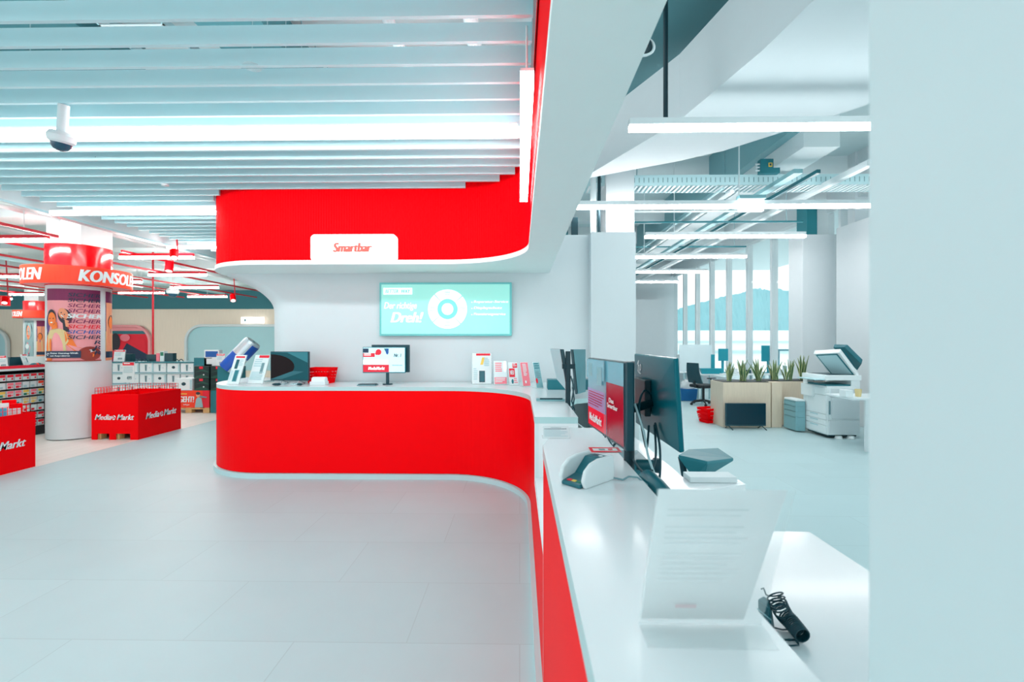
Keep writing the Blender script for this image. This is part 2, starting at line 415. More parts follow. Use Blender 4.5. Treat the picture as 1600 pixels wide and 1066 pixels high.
# world outside the windows
struct('ground_outside', MB().box(XW+.3, 400, -5, 700, -1.2, -1.0, OUTW))
mb = MB(); rnd = random.Random(3)
HP = [(960, 500), (1020, 498), (1050, 488), (1062, 482), (1085, 476), (1107, 470), (1122, 466), (1135, 463), (1150, 460), (1165, 456), (1178, 451), (1190, 452), (1202, 455), (1215, 451), (1232, 456), (1262, 464), (1320, 474), (1420, 488)]
N = []
for (xa, ya), (xb, yb) in zip(HP, HP[1:]):
    for q in range(6): t = q/6; N.append((xa+(xb-xa)*t, ya+(yb-ya)*t+rnd.uniform(-1.1, .6)))
rows = []
for k in range(9):
    t = k/8; row = []
    for (px, py) in N:
        p = aty(px, py, 420); f_ = 1-t
        zz = -1+(p.z+1)*(1-t**1.6)+(rnd.uniform(-.5, .5) if 0 < k < 8 else 0)
        row.append((p.x*(1-.35*t), 420-150*t+0, zz))
    rows.append(row)
n = len(N); vs = [p for r_ in rows for p in r_]
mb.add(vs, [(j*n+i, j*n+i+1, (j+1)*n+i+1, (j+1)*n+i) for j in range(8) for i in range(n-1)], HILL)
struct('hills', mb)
# --- slats of the baffle ceiling
xs_l = -6.05; i = 0; y = 2.03; slat0 = []
while y < 10.2:
    if y < C1[1]: xr = .075
    elif y < YB-.03: xr = C1[0]+math.sqrt(max(0, (R1-.03)**2-(y-C1[1])**2))
    else: xr = C2[0]-math.sqrt(max(0.0, (R2+.03)**2-(y-C2[1])**2)) if y < C2[1]+R2 else -2.2
    m_ = MB().box(xs_l, xr, y, y+.026, 3.36, 3.47, SLAT)
    for hx in (-5.2, -3.4, -1.5):
        if hx < xr-.1: m_.cyl((hx, y+.013, 3.47), (hx, y+.013, 3.85), .004, STEEL, 6)
    nm = ordw(i)
    one('ceiling_slat', m_, 'white ceiling slat above the counter area, %s from the top of the photo' % nm if i < 17 else 'white ceiling slat beyond the red bulkhead, %s from the front of the slat ceiling' % nm, 'ceiling slat', 'hanging slats of the baffle ceiling')
    i += 1; y += .212
# services above the slats
def perf_tray(name, x0, x1, y0, y1, z, label, group):
    m = MB(); m.box(x0, x1, y0, y0+.012, z, z+.07, GREY).box(x0, x1, y1-.012, y1, z, z+.07, GREY)
    if x1-x0 > y1-y0:
        x = x0
        while x < x1: m.box(x, x+.02, y0, y1, z, z+.008, WHITE); x += .06
    else:
        m.box(x0, x0+.012, y0, y1, z, z+.07, GREY).box(x1-.012, x1, y0, y1, z, z+.07, GREY); y = y0
        while y < y1: m.box(x0, x1, y, y+.02, z, z+.008, WHITE); y += .06
    return one(name, m, label, 'cable tray', group)
perf_tray('cable_tray', -5.6, -5.1, 1.9, 6, 4.0, 'perforated cable tray seen through the slats at far left', 'cable trays above the slats')
perf_tray('cable_tray', -3.2, -2.7, 1.9, 6, 4.0, 'perforated cable tray seen through the slats in the middle', 'cable trays above the slats')
one('air_duct', MB().box(-2.4, -1.9, 2.2, 8, 3.95, 4.25, CEILD), 'dark air duct above the slats left of middle', 'air duct')
one('air_duct', MB().box(-4.9, -3.5, 1.9, 4.2, 4.1, 4.4, CEILD), 'wide dark air duct above the topmost slats at left', 'air duct')
one('white_service_pipe', MB().cyl((-.9, 1.8, 3.8), (-.9, 8, 3.8), .04, WHITE), 'white pipe crossing above the slats near the red bulkhead', 'pipe')
one('white_service_pipe', MB().cyl((-.35, 1.8, 3.9), (-.35, 8, 3.9), .055, WHITE), 'thicker white pipe above the slats nearest the red bulkhead', 'pipe')
# edge rail where slats meet the red bulkhead
struct('trim_1', MB().box(.072, .086, 1.9, 3.6, 3.34, 3.5, GREY2))
# ============================================================ COUNTER (built-in, one long unit)
ZT = 1.065; ZU = 1.02
ct = thing('service_counter', (-1.5, 5.3, 0), 'long curved reception counter with glossy red front and white top', 'counter')
Y3 = 3.2
fp = path(0, Y3); bp_ = path(-.03, Y3)
obj('red_front', MB().wall(fp, bp_, .06, ZU, RED, WHITE), ct, world=True, label='glossy red curved front panel')
low = [(XL, 2.03), (XL, Y3)]; lowb = [(XL+.03, 2.03), (XL+.03, Y3)]
obj('low_red_front', MB().wall(low, lowb, .06, .6, RED, WHITE, z1s=[.645, .60]), ct, world=True, label='lowered red panel below the step')
obj('plinth', MB().wall(path(.03, 2.035), path(-.02, 2.035), 0, .055, PLINTH), ct, world=True, bevel=.004)
top = path(.0, Y3)
poly = top+[(-3.99, 6.55), (-3.35, 6.55), (-3.35, 5.945), (-3.2, 5.945), (1.3, 5.945-.16), (1.3, 4.55), (.72, 4.38), (.5, 4.2), (.41, 4.0), (.41, Y3)]
poly = top+[(-3.986, 6.6), (-3.42, 6.6), (-3.42, 5.93), (.89, 5.93), (.89, 5.6), (1.25, 5.6), (1.25, 4.5), (.75, 4.36), (.52, 4.2), (.41, 3.95), (.41, Y3)]
obj('countertop', MB().prism(poly, ZU, ZT, EDGE, LAM), ct, world=True, bevel=.004, label='white laminate top')
obj('end_panel', MB().box(XL+.03, .41, Y3, Y3+.03, .06, ZU, LAM), ct, world=True)
obj('rear_panel', MB().box(.38, .41, Y3+.03, 4.0, .06, ZU, WHITE), ct, world=True)
obj('far_end_panel', MB().box(-3.95, -3.5, 6.5, 6.55, 0, ZU, WHITE), ct, world=True)
obj('low_shelf', MB().box(XL+.004, .41, 2.03, Y3, .60, .64, LAM), ct, world=True)
obj('leg', MB().box(1.15, 1.2, 4.6, 5.5, 0, ZU, WHITE), ct, world=True)
# raised near unit
rc = thing('raised_counter', (.25, 1.2, 0), 'raised white-topped counter unit with red front running toward the viewer', 'counter')
def nearout(o):
    r = .12; p = [(XL-o, .5)]
    yc = 2.47-r
    p = [(XL-o, .5), (XL-o, 2.03)]
    p += [(XL+.03+ -(.03+o)*math.cos(t), 2.03+ (.03+o)*math.sin(t)) for t in [PI/2*i/6 for i in range(1, 7)]]
    return p
body = [(XL, .5), (XL, 2.02), (XL+.02, 2.06), (.39, 2.44), (.39, .5)]
obj('red_front', MB().prism([(XL, .5), (XL, 2.015), (XL+.012, 2.028), (XL+.03, 2.028), (XL+.03, .5)], .06, 1.08, RED), rc, world=True, bevel=.006, label='red front of the raised unit')
obj('plinth', MB().box(XL-.03, XL+.02, .5, 2.03, 0, .055, PLINTH), rc, world=True, bevel=.004)
obj('carcass', MB().prism([(XL+.03, .5), (XL+.03, 2.028), (.385, 2.028), (.385, .5)], 0.0, 1.08, WHITE), rc, world=True)
obj('countertop', MB().prism([(XL, .5), (XL, 2.05), (XL+.06, 2.30), (XL+.14, 2.42), (.2+.06, 2.47), (.415, 2.47), (.415, .5)], 1.08, 1.13, EDGE, LAM), rc, world=True, bevel=.004)
# desks behind
d = thing('desk', (.85, 1.3, 0), 'white desk at right foreground holding the coiled black cable', 'desk')
obj('desktop', MB().prism([(.42, .5), (.42, 2.05), (1.17, 2.05), (1.29, 2.05), (1.29, .5)], .71, .75, LAM), d, world=True, bevel=.003)
obj('leg', MB().box(.46, .50, .55, 2.0, 0, .71, WHITE), d, world=True)
obj('leg', MB().box(1.1, 1.14, .7, .74, 0, .71, WHITE), d, world=True)
obj('modesty_panel', MB().box(.5, 1.1, .6, .63, .1, .71, WHITE), d, world=True)
d = thing('desk', (.85, 3.6, 0), 'white desk behind the two back-to-back monitors', 'desk')
obj('desktop', MB().prism([(.42, 2.62), (.42, 4.1), (1.02, 4.1), (1.02, 2.86), (1.34, 2.86), (1.34, 2.72), (1.06, 2.62)], .70, .75, LAM), d, world=True, bevel=.003)
obj('leg', MB().box(.46, .50, 2.9, 3.9, 0, .70, WHITE), d, world=True)
obj('leg', MB().box(.94, .98, 3.9, 3.94, 0, .70, WHITE), d, world=True)
obj('leg', MB().box(1.0, 1.04, 2.75, 2.79, 0, .70, WHITE), d, world=True)
# ============================================================ LAMPS
def bar(x0, x1, y, z, w_, h_, label, group, drops=(), housing=WHITE, lampm=LAMPM, full=False, zc=3.9):
    k = thing('linear_lamp', ((x0+x1)/2, y, z), label, 'lamp', group=group)
    if full:
        obj('housing', MB().box(x0, x1, y-w_/2, y+w_/2, z+h_, z+h_+.015, housing), k, world=True)
        obj('diffuser', MB().box(x0, x1, y-w_/2, y+w_/2, z, z+h_, lampm), k, world=True)
    else:
        obj('housing', MB().box(x0, x1, y-w_/2, y+w_/2, z+h_*.45, z+h_, housing), k, world=True)
        obj('diffuser', MB().box(x0, x1, y-w_/2, y+w_/2, z, z+h_*.45, lampm), k, world=True)
    for dx, r in drops: obj('hanging_rod', MB().cyl((dx, y, z+h_), (dx, y, zc), r, WHITE if r < .012 else BLACKM, 10), k, world=True)
    return k
g = 'bright linear lamps under the slats'
a = aty(808, 212, 3.73)
bar(-6.0, a.x, 3.75, a.z, .05, .095, 'long bright linear lamp crossing under the slats at left', g, [(-2.2, .008), (aty(39, 200, 3.75).x, .008)], full=True, zc=3.4)
a = aty(80, 336, 5.9); bar(a.x, -3.99, 5.9, a.z, .05, .05, 'linear lamp above the round column, left of the red bulkhead', g, [(-5.5, .006)], full=True, zc=3.4)
a = aty(262, 389, 8.1); bar(a.x, -2.2, 8.1, a.z, .05, .05, 'short far linear lamp just left of the red bulkhead', g, [(-5.5, .006)], full=True, zc=3.4)
k = thing('linear_lamp', (.045, 3.3, 2.9), 'bright vertical-looking linear lamp beside the red bulkhead', 'lamp', group=g)
obj('diffuser', MB().box(.003, .072, 2.29, 4.25, 2.9, 2.96, LAMPM), k, world=True)
obj('housing', MB().box(.003, .072, 2.29, 4.25, 2.96, 2.975, WHITE), k, world=True)
obj('hanging_rod', MB().cyl((.04, 2.6, 2.975), (.04, 2.6, 3.4), .006, WHITE), k, world=True)
obj('hanging_rod', MB().cyl((.04, 4.0, 2.975), (.04, 4.0, 3.4), .006, WHITE), k, world=True)
g = 'pendant linear lamps in the office'
lz = 3.6
def obar(px0, px1, py, lab, **k):
    y = (lz-H)*F/(533-py); return bar(aty(px0, py, y).x, aty(px1, py, y).x, y, lz, .07, .11, lab, g, lampm=LAMPN if py < 250 else LAMPR, **k)
y1 = (lz-H)*F/(533-206)
obar(983, 1420, 206, 'nearest office pendant lamp hung on a dark rod', drops=[(aty(1040, 188, y1).x, .022)], zc=5.3)
obar(894, 1420, 327, 'second office pendant lamp, with the white emergency light on it', drops=[(3.3, .01)], zc=5.3)
obar(1008, 1258, 373, 'third office pendant lamp ending at the window pillar', drops=[(3.0, .01)], zc=5.3)
obar(990, 1166, 404, 'fourth office pendant lamp from the viewer', drops=[(3.0, .01)], zc=5.3)
obar(985, 1105, 427, 'fifth office pendant lamp from the viewer', drops=[(3.0, .01)], zc=5.3)
obar(980, 1060, 442.5, 'farthest office pendant lamp near the far wall', drops=[(3.0, .01)], zc=5.3)
# emergency light on lamp two
y2 = (lz-H)*F/(533-327)-.09; a = aty(1155, 331, y2); b = aty(1192, 309, y2)
k = thing('emergency_light', ((a.x+b.x)/2, y2, a.z), 'boxy white emergency light on the second office lamp', 'emergency light')
obj('body', MB().box(a.x, b.x, y2-.04, y2+.04, a.z, b.z-.02, LITW), k, world=True, bevel=.008)
obj('cap', MB().box(a.x-.02, b.x+.02, y2-.05, y2+.05, b.z-.02, b.z+.03, GREY2), k, world=True)
# red rail grid and stair-stepped lamps in the store
ZP = 3.2; XP = {}
for i, k in enumerate((4.42, 5.2, 6.02, 6.85, 7.7, 8.55, 9.4, 10.3)): XP[i] = -k*(ZP-H)
nm = ['rightmost, nearest the slats', 'second from the slats', 'third from the slats', 'fourth from the slats', 'fifth from the slats', 'sixth from the slats', 'seventh from the slats', 'farthest left']
def rail(i, ya, yb, extra=''):
    one('ceiling_rail', MB().box(XP[i]-.018, XP[i]+.018, ya, yb, ZP-.02, ZP+.02, REDPIPE), 'red ceiling rail over the store, '+nm[i]+extra, 'ceiling rail', 'red ceiling rails')
rail(0, 3.0, 6.85, ', stretch before the round column'); rail(0, 7.97, 13, ', stretch beyond the round column')
for i in range(1, 8): rail(i, 4, 16.5)
g = 'red-backed linear lamps on the rails'
def rbar(px0, px1, py, lab, x0=None):
    z = 3.1; y = (z-H)*F/(533-py)
    bar(x0 if x0 is not None else aty(px0, py, y).x, aty(px1, py, y).x, y, z, .06, .10, lab, g, [((aty((px0+px1)/2, py, y).x), .006)], housing=REDPIPE, lampm=LAMPS, zc=3.85)
rbar(0, 75, 375, 'red-backed lamp at the left edge above the banner ring', x0=-8.4)
rbar(188, 302, 403, 'nearest red-backed lamp right of the round column')
rbar(233, 322, 430, 'red-backed lamp below the two red spotlights')
rbar(267, 341, 450, 'third red-backed lamp right of the round column')
rbar(294, 354, 464, 'farthest red-backed lamp right of the red pole')
rbar(0, 28, 432, 'red-backed lamp at the left edge beside the banner ring', x0=-12.4)
rbar(15, 67, 460, 'red-backed lamp above the far red column')
rbar(186, 256, 458, 'red-backed lamp just behind the thin red pole')
rbar(207, 221, 441, 'short stub of red-backed lamp at the tip of the banner ring')
rbar(-40, 18, 467, 'lowest red-backed lamp at the left edge')
# ============================================================ BULKHEAD SIGN, WALL SCREEN
a = aty(486.5, 409, 5.2); b = aty(620, 366.5, 5.2)
k = thing('shop_sign', ((a.x+b.x)/2, 5.2, a.z), 'white backlit sign with red slanted lettering on the red bulkhead', 'sign')
mb = MB(); r = .05; pts = []
for cx, cz, t0 in ((b.x-r, b.z-r, 0), (a.x+r, b.z-r, 1), (a.x+r, a.z+r, 2), (b.x-r, a.z+r, 3)):
    for i in range(6): t = PI/2*(t0+i/5); pts.append((cx+r*math.cos(t), cz+r*math.sin(t)))
n = len(pts); vs = [(x, 5.18, z) for x, z in pts]+[(x, 5.25, z) for x, z in pts]
mb.add(vs, [tuple(range(n))[::-1], tuple(range(n, 2*n))]+[(i, (i+1) % n, n+(i+1) % n, n+i) for i in range(n)], LITW)
SIGNR = mat('sign_red_letters', (240, 90, 80), .5, emit=.5)
cv = Canvas(mb, plane_fn((a.x, 5.178, a.z), (b.x-a.x, 0, 0), (0, 0, b.z-a.z)))
cv.text('Smartbar', .26, .34, .72, .68, SIGNR, .08, .2)
obj('panel', mb, k, world=True)
a = aty(593.5, 525, 5.9); b = aty(799.5, 441.5, 5.9)
k = thing('wall_screen', ((a.x+b.x)/2, 5.9, a.z), 'wide turquoise advertising screen on the white wall', 'screen')
obj('casing', MB().box(a.x, b.x, 5.885, 5.945, a.z, b.z, TURQD), k, world=True, bevel=.004)
mb = MB().box(a.x+.025, b.x-.025, 5.880, 5.885, a.z+.025, b.z-.025, TURQ)
cv = Canvas(mb, plane_fn((a.x, 5.879, a.z), (b.x-a.x, 0, 0), (0, 0, b.z-a.z)), .0006)
TQD = mat('turquoise_line', (120, 215, 208), .4, emit=.35)
cv.rect(.03, .775, .25, .90, DISPW); cv.text('BETTER', .045, .80, .145, .87, TQD, .01, .2); cv.text('WAY', .165, .80, .235, .87, TQD, .01, .2)
cv.text('Der richtige', .035, .47, .285, .63, DISPW, .02, .25); cv.text('Dreh!', .085, .25, .335, .445, DISPW, .035, .3)
cu, cvv = .517, .5; ru, rv = .148, .367
for q in range(4): cv.ring(cu, cvv, ru, rv, .52, q*PI/2+.75, q*PI/2+.75+1.52, DISPW, 14)
cv.ring(cu, cvv, ru*.51, rv*.51, .6, 0, 2*PI, TQD, 28); cv.ell(cu, cvv, ru*.30, rv*.30, DISPW)
for u, v in ((.517, .8), (.517, .22), (.405, .5), (.63, .5)):
    for dv in (.03, 0, -.03): cv.rect(u-.022, v+dv, u+.02, v+dv+.008, TQD)
for i, t in enumerate(('Reparatur-Service', 'Displayschutz', 'Finanzierungsservice')):
    v = .60-.115*i; cv.ell(.702, v+.025, .005, .012, DISPW, 8); cv.text(t, .715, v, (.975, .93, .955)[i], v+.06, DISPW, .03, .15)
obj('display', mb, k, world=True)
# ============================================================ ITEMS ON THE BACK COUNTER
def quad4(p, t):    # front quad p (bl,br,tr,tl) made t thick backwards
    n_ = (p[1]-p[0]).cross(p[3]-p[0]).normalized(); q = [v-n_*t for v in p]; return q, p
def leaf_stand(name, loc, wd, ht, rz, lean, label, cat, group, art, sheet=PAPER):
    k = thing(name, loc, label, cat, rz, group)
    T = Matrix.Rotation(-lean, 4, 'X')
    U = Vector((wd, 0, 0)); V = T @ Vector((0, 0, ht)); O = Vector((-wd/2, 0, .004))
    N_ = U.cross(V).normalized()
    mb = MB(); q = [O, O+U, O+U+V, O+V]; mb.hexa([v-N_*.004 for v in q], q, sheet)
    art(Canvas(mb, plane_fn(O, U, V), .0008)); obj('sheet', mb, k)
    m = MB(); U2 = U*1.08; O2 = O-U*.04-N_*.009; V2 = V*1.02
    q = [O2, O2+U2, O2+U2+V2, O2+V2]; m.hexa([v-N_*.003 for v in q], q, ACR); obj('holder', m, k)
    obj('foot', MB().box(-wd*.54, wd*.54, -.01, ht*.42, 0, .003, ACR), k)
    return k
def art_phones(cv):
    cv.rect(.12, .90, .92, .96, PAPERR); cv.rect(.25, .52, .52, .84, BLACK); cv.rect(.28, .55, .49, .82, DTEAL)
    cv.rect(.38, .08, .78, .48, GREY2); cv.rect(.42, .1, .72, .46, MTEAL); cv.lines(.58, .6, .92, .84, 5, GREY); cv.lines(.08, .12, .3, .44, 6, GREY)
def art_phone2(cv):
    cv.rect(.2, .92, .95, .99, PAPERR); cv.poly([(.42, .62), (.56, .62), (.66, .86), (.52, .86)], YEL); cv.rect(.36, .05, .66, .42, BLACK)
    cv.rect(.39, .08, .63, .40, DTEAL); cv.lines(.06, .1, .28, .5, 6, GREY); cv.lines(.62, .55, .9, .84, 5, GREY)
def art_pinktext(cv):
    cv.rect(.15, .45, .65, .95, PAPER); cv.lines(.12, .50, .62, .92, 5, PAPERP, .5); cv.rect(.05, .03, .95, .30, PAPERP); cv.lines(.1, .06, .85, .27, 3, PAPER); cv.ell(.85, .75, .12, .22, DISPW)
def art_redbox(cv):
    cv.rect(.45, .75, .95, .95, PAPERR); cv.lines(.5, .78, .9, .93, 2, PAPER); cv.rect(.05, .35, .65, .72, PAPERR); cv.text('NEU', .15, .45, .55, .64, PAPER); cv.ell(.35, .16, .12, .1, MTEAL); cv.lines(.5, .05, .95, .3, 3, PAPERP)
def art_red(cv):
    cv.rect(.02, .02, .98, .98, PAPERP); cv.lines(.25, .4, .75, .92, 9, PAPER, .5); cv.ell(.4, .18, .1, .06, PAPER)
def art_teal(cv):
    cv.rect(.03, .02, .97, .98, GREY2); cv.lines(.15, .7, .85, .95, 3, MTEAL); cv.ell(.2, .28, .15, .1, PAPERR); cv.lines(.2, .35, .85, .62, 4, GREY3)
def art_tag(cv):
    cv.rect(.02, .84, .98, .99, PAPERR); cv.lines(.12, .88, .85, .96, 1, PAPER, .6); cv.lines(.1, .45, .9, .76, 4, GREY); cv.text('499', .38, .14, .80, .32, GREY3)
def art_flyer(cv):
    cv.rect(.3, .9, .98, .99, PAPERR); cv.lines(.1, .55, .8, .86, 4, GREY); cv.rect(.62, .35, .8, .72, GREY3); cv.lines(.1, .1, .9, .4, 6, GREY)
zt = ZT+.001
def px_stand(x0, x1, ytop, ybase, Y, lean, label, art, name='leaflet_stand', cat='leaflet stand', group='leaflet stands on the counter', rz=0):
    p = aty((x0+x1)/2, ybase, Y); wd = (aty(x1, ybase, Y)-aty(x0, ybase, Y)).length; ht = (aty(x0, ytop, Y).z-zt)/math.cos(lean)
    return leaf_stand(name, (p.x, Y, zt), wd, ht, rz, lean, label, cat, group, art)
px_stand(352, 374, 556, 600, 5.55, .35, 'leaflet stand showing two phones at the far left end of the counter', art_phones, rz=-.25)
px_stand(384, 412, 556, 600, 5.62, .35, 'leaflet stand with grey text and a thin pen, between the phone leaflet and the monitor', art_flyer, rz=-.25)
px_stand(738, 768, 553, 601, 5.62, .3, 'leaflet stand with a yellow and a teal phone, leftmost of the right-hand row', art_phone2, rz=.1)
px_stand(772, 793, 565, 601, 5.52, .3, 'leaflet stand with pink lines of text beside the two-phone leaflet', art_pinktext, rz=.15)
px_stand(796, 811, 567, 604, 5.45, .3, 'small leaflet stand with a red square printed in its middle', art_redbox, rz=.25)
px_stand(817, 830, 567, 605, 5.30, .38, 'leaflet stand with a pale red sheet, second from the right of the row', art_red, rz=.35)
px_stand(838, 850, 567, 609, 5.10, .38, 'leaflet stand with a grey-teal sheet, nearest the far monitors', art_teal, rz=.4)
# monitor with swooping teal screen
def monitor(name, loc, wd, ht, z0, rz, label, screen_art, group=None, stand=True, tilt=0, casing=BLACK, base_m=STEEL, cat='monitor'):
    k = thing(name, loc, label, cat, rz, group)
    T = Matrix.Rotation(-tilt, 3, 'X')
    def f(x, y, z): return T @ Vector((x, y, z))+Vector((0, 0, z0))
    m = MB(); M4 = Matrix.Translation((0, 0, z0)) @ T.to_4x4() @ Matrix.Translation((0, .018, ht/2)); m.obox(M4, wd, .036, ht, casing)
    obj('casing', m, k, bevel=.005)
    m = MB(); cv = Canvas(m, plane_fn(f(-wd/2+.008, -.001, .012), T @ Vector((wd-.016, 0, 0)), T @ Vector((0, 0, ht-.02))), .0005, 0)
    screen_art(cv); obj('screen', m, k)
    if stand:
        obj('stand_neck', MB().box(-.03, .03, .04, .07, .01, z0+ht*.5, base_m), k, bevel=.004)
        b_ = MB(); b_.box(-.11, .11, -.07, .13, 0, .012, base_m); obj('stand_base', b_, k, bevel=.004)
    return k
def art_swoop(cv):
    cv.rect(0, 0, 1, 1, SCRT)
    n = 16; cv.poly([(0, .02)]+[(.64*math.cos(-PI/2+PI*i/n), .48+.44*math.sin(-PI/2+PI*i/n)) for i in range(n+1)]+[(0, .92)], SCRM)
    cv.poly([(.0, 1), (.45, .98), (1, .62), (1, 1)], MTEAL)
    cv.poly([(0, .02), (.3, .02), (.9, .3), (.6, .32)], DTEAL)
p = aty(452, 599, 5.55)
monitor('monitor', (p.x, 5.55, zt), .50, .36, .045, -.10, 'monitor with dark swooping screen on the left half of the back counter', art_swoop, stand=False)
kk = [o for o in S.objects if o.name == 'monitor'][0]
for sx in (-.1, .12):
    obj('stand_leg', MB().tube([(sx, .02, .06), (sx, -.01, .02), (sx-.06, -.06, .008), (sx+.07, -.05, .008), (sx+.03, .1, .008), (sx, .03, .04)], .006, STEEL), kk, smooth=True)
p = aty(436, 600.5, 5.42)
one('computer_mouse', MB().ell((p.x-.03, 5.42, zt+.014), .055, .035, .016, BLACK), 'dark mouse under the monitor with the swooping screen', 'mouse', smooth=True)
p = aty(468, 600, 5.44)
one('computer_mouse', MB().ell((p.x, 5.44, zt+.012), .035, .03, .013, BLACK), 'small dark puck right of the mouse under the monitor', 'mouse', smooth=True)
# pen
p = aty(411, 590, 5.6)
# red shopping basket on the counter with paper roll in front
def basket(name, loc, wx, wy, h, rz, label, group=None):
    k = thing(name, loc, label, 'shopping basket', rz, group)
    m = MB()
    def wallp(p0, p1, q0, q1, nm_):
        # slotted wall between bottom edge p0-p1 and top edge q0-q1
        for lo, hi in ((0, .3), (.38, .5), (.58, .7), (.8, 1)):
            a_, b_ = Vector(p0).lerp(Vector(q0), lo), Vector(p1).lerp(Vector(q1), lo); c_, d_ = Vector(p0).lerp(Vector(q0), hi), Vector(p1).lerp(Vector(q1), hi)
            m.add([a_, b_, d_, c_], [(0, 1, 2, 3)], RED)
        for t in (0, .12, .25, .38, .5, .62, .75, .88, 1):
            a_, b_ = Vector(p0).lerp(Vector(p1), t), Vector(q0).lerp(Vector(q1), t); m.tube([a_, b_], .004, RED, 4)
    s_ = .8; bt = [(-wx/2*s_, -wy/2*s_, 0), (wx/2*s_, -wy/2*s_, 0), (wx/2*s_, wy/2*s_, 0), (-wx/2*s_, wy/2*s_, 0)]
    tp = [(-wx/2, -wy/2, h), (wx/2, -wy/2, h), (wx/2, wy/2, h), (-wx/2, wy/2, h)]
    for i in range(4): wallp(bt[i], bt[(i+1) % 4], tp[i], tp[(i+1) % 4], i)
    m.add(bt, [(0, 1, 2, 3)], RED); m.tube(tp+[tp[0]], .007, RED, 6)
    obj('body', m, k)
    obj('handle', MB().tube([(-wx/2, 0, h), (-wx/2+.01, -.05, h-.04), (-.05, -wy/2-.01, h-.015), (.05, -wy/2-.01, h-.015), (wx/2-.01, -.05, h-.04), (wx/2, 0, h)], .006, RED, 6), k, label='folded handle')
    return k
p = aty(501, 600, 5.72)
basket('shopping_basket', (p.x, 5.75, zt), .31, .22, .19, -.1, 'red shopping basket on the back counter right of the monitor')
p = aty(497, 600, 5.5)
m = MB(); m.cyl((p.x-.07, 5.52, zt+.048), (p.x+.09, 5.52, zt+.048), .048, PAPER, 20); one('receipt_printer', m.box(p.x-.09, p.x+.1, 5.47, 5.57, zt, zt+.04, WHITE), 'small white receipt device in front of the red basket', 'receipt printer', smooth=True)
# customer display on pole
def art_nr1(cv):
    cv.rect(0, 0, 1, 1, DISPB); cv.rect(.0, .0, .62, .30, DISPR); cv.text('MediaMarkt', .12, .09, .52, .22, DISPW, .03, .2)
    cv.rect(.0, .62, .28, .78, DISPR); cv.lines(.02, .65, .26, .76, 2, DISPW); cv.rect(.0, .8, .13, .97, NAVY); cv.ell(.37, .82, .07, .12, DISPR); cv.ell(.33, .76, .04, .06, DISPR)
    cv.poly([(.5, .97), (.62, .97), (.6, .72), (.54, .84)], MTEAL); cv.ell(.58, .85, .035, .12, BLUE); cv.text('Nr. 1', .74, .62, .92, .76, INK, .03, .2); cv.rect(.70, .27, .95, .29, GREY3); cv.rect(.0, .33, .6, .5, DISPW)
p = aty(600, 600, 5.5)
k = monitor('monitor', (p.x, 5.5, zt), .52, .315, .145, .02, 'customer display on a thin pole showing a red banner', art_nr1, stand=False, casing=MTEAL)
obj('pole', MB().cyl((0.03, .05, .0), (0.03, .05, .2), .02, BLACK), k); obj('base', MB().cyl((.03, .05, 0), (.03, .05, .012), .06, BLACK, 20), k)
obj('rear_display', MB().box(.05-.22, .05+.245, .06, .095, .15, .488, BLACK), k, bevel=.004)
p = aty(575, 602, 5.45)
one('tablet', MB().box(p.x-.11, p.x+.11, 5.38, 5.5, zt, zt+.012, GREY3).box(p.x-.1, p.x+.1, 5.39, 5.49, zt+.012, zt+.02, BLACK), 'flat dark pad lying left of the customer display pole', 'pad')
p = atz(866, 626, zt)
one('tablet', MB().box(p.x-.16, p.x+.09, p.y-.05, p.y+.06, zt, zt+.014, GREY2).box(p.x-.13, p.x+.07, p.y-.045, p.y-.02, zt+.014, zt+.026, BLACK), 'grey tablet lying on the counter in front of the far monitors', 'tablet')
# far double monitors
def vpanel(name, plane, x_lo, x_hi, y0, y1, z0, z1, th, label, back_m, front, group=None, cat='monitor'):
    pass
k = thing('monitor', (.44, 4.15, zt), 'far monitor of the pair, showing its light grey back to the left', 'monitor', group='pair of far monitors')
q = [aty(880, 601, 4.2), aty(891, 617, 3.75)]
m = MB(); tl = aty(859.5, 545, 4.5); tr = aty(876, 546, 3.95); br = aty(887, 612, 3.95); bl = aty(870, 592, 4.5)
n_ = Vector((.03, .004, 0)); m.hexa([bl, br, br+n_, bl+n_], [tl, tr, tr+n_, tl+n_], BLACK); obj('casing', m, k, world=True, bevel=.004)
m = MB(); n2 = Vector((-.0035, -.001, 0)); m.add([v+n2 for v in (bl.lerp(br, .03), br.lerp(bl, .03), tr.lerp(tl, .03), tl.lerp(tr, .03))], [(0, 1, 2, 3)], GREY); obj('screen', m, k, world=True, label='pale grey front')
k2 = thing('monitor', (.55, 4.15, zt), 'far monitor of the pair, with a turquoise sheen, right of the thin pole', 'monitor', group='pair of far monitors')
m = MB(); tl = aty(894.5, 546, 3.95); tr = aty(915, 546, 4.5); br = aty(915, 612, 4.5); bl = aty(902, 616, 3.95)
n_ = Vector((-.02, -.01, 0)); m.hexa([bl, br, br+n_, bl+n_], [tl, tr, tr+n_, tl+n_], BLACK); obj('casing', m, k2, world=True, bevel=.004)
m = MB(); n2 = Vector((.003, -.003, 0)); m.add([v+n2 for v in (bl.lerp(br, .03), br.lerp(bl, .03), tr.lerp(tl, .03), tl.lerp(tr, .03))], [(0, 1, 2, 3)], MTEAL); obj('screen', m, k2, world=True)
p = aty(887.5, 640, 3.95)
k = thing('monitor_pole', (p.x, 3.95, ZT-.3), 'black pole carrying the two far monitors', 'monitor stand')
obj('pole', MB().cyl((p.x, 3.95, .755), (p.x, 3.95, aty(887, 549, 3.95).z), .022, BLACKM, 14), k, world=True)
obj('bracket', MB().box(p.x-.05, p.x+.06, 3.93, 3.97, 1.36, 1.40, BLACKM), k, world=True)
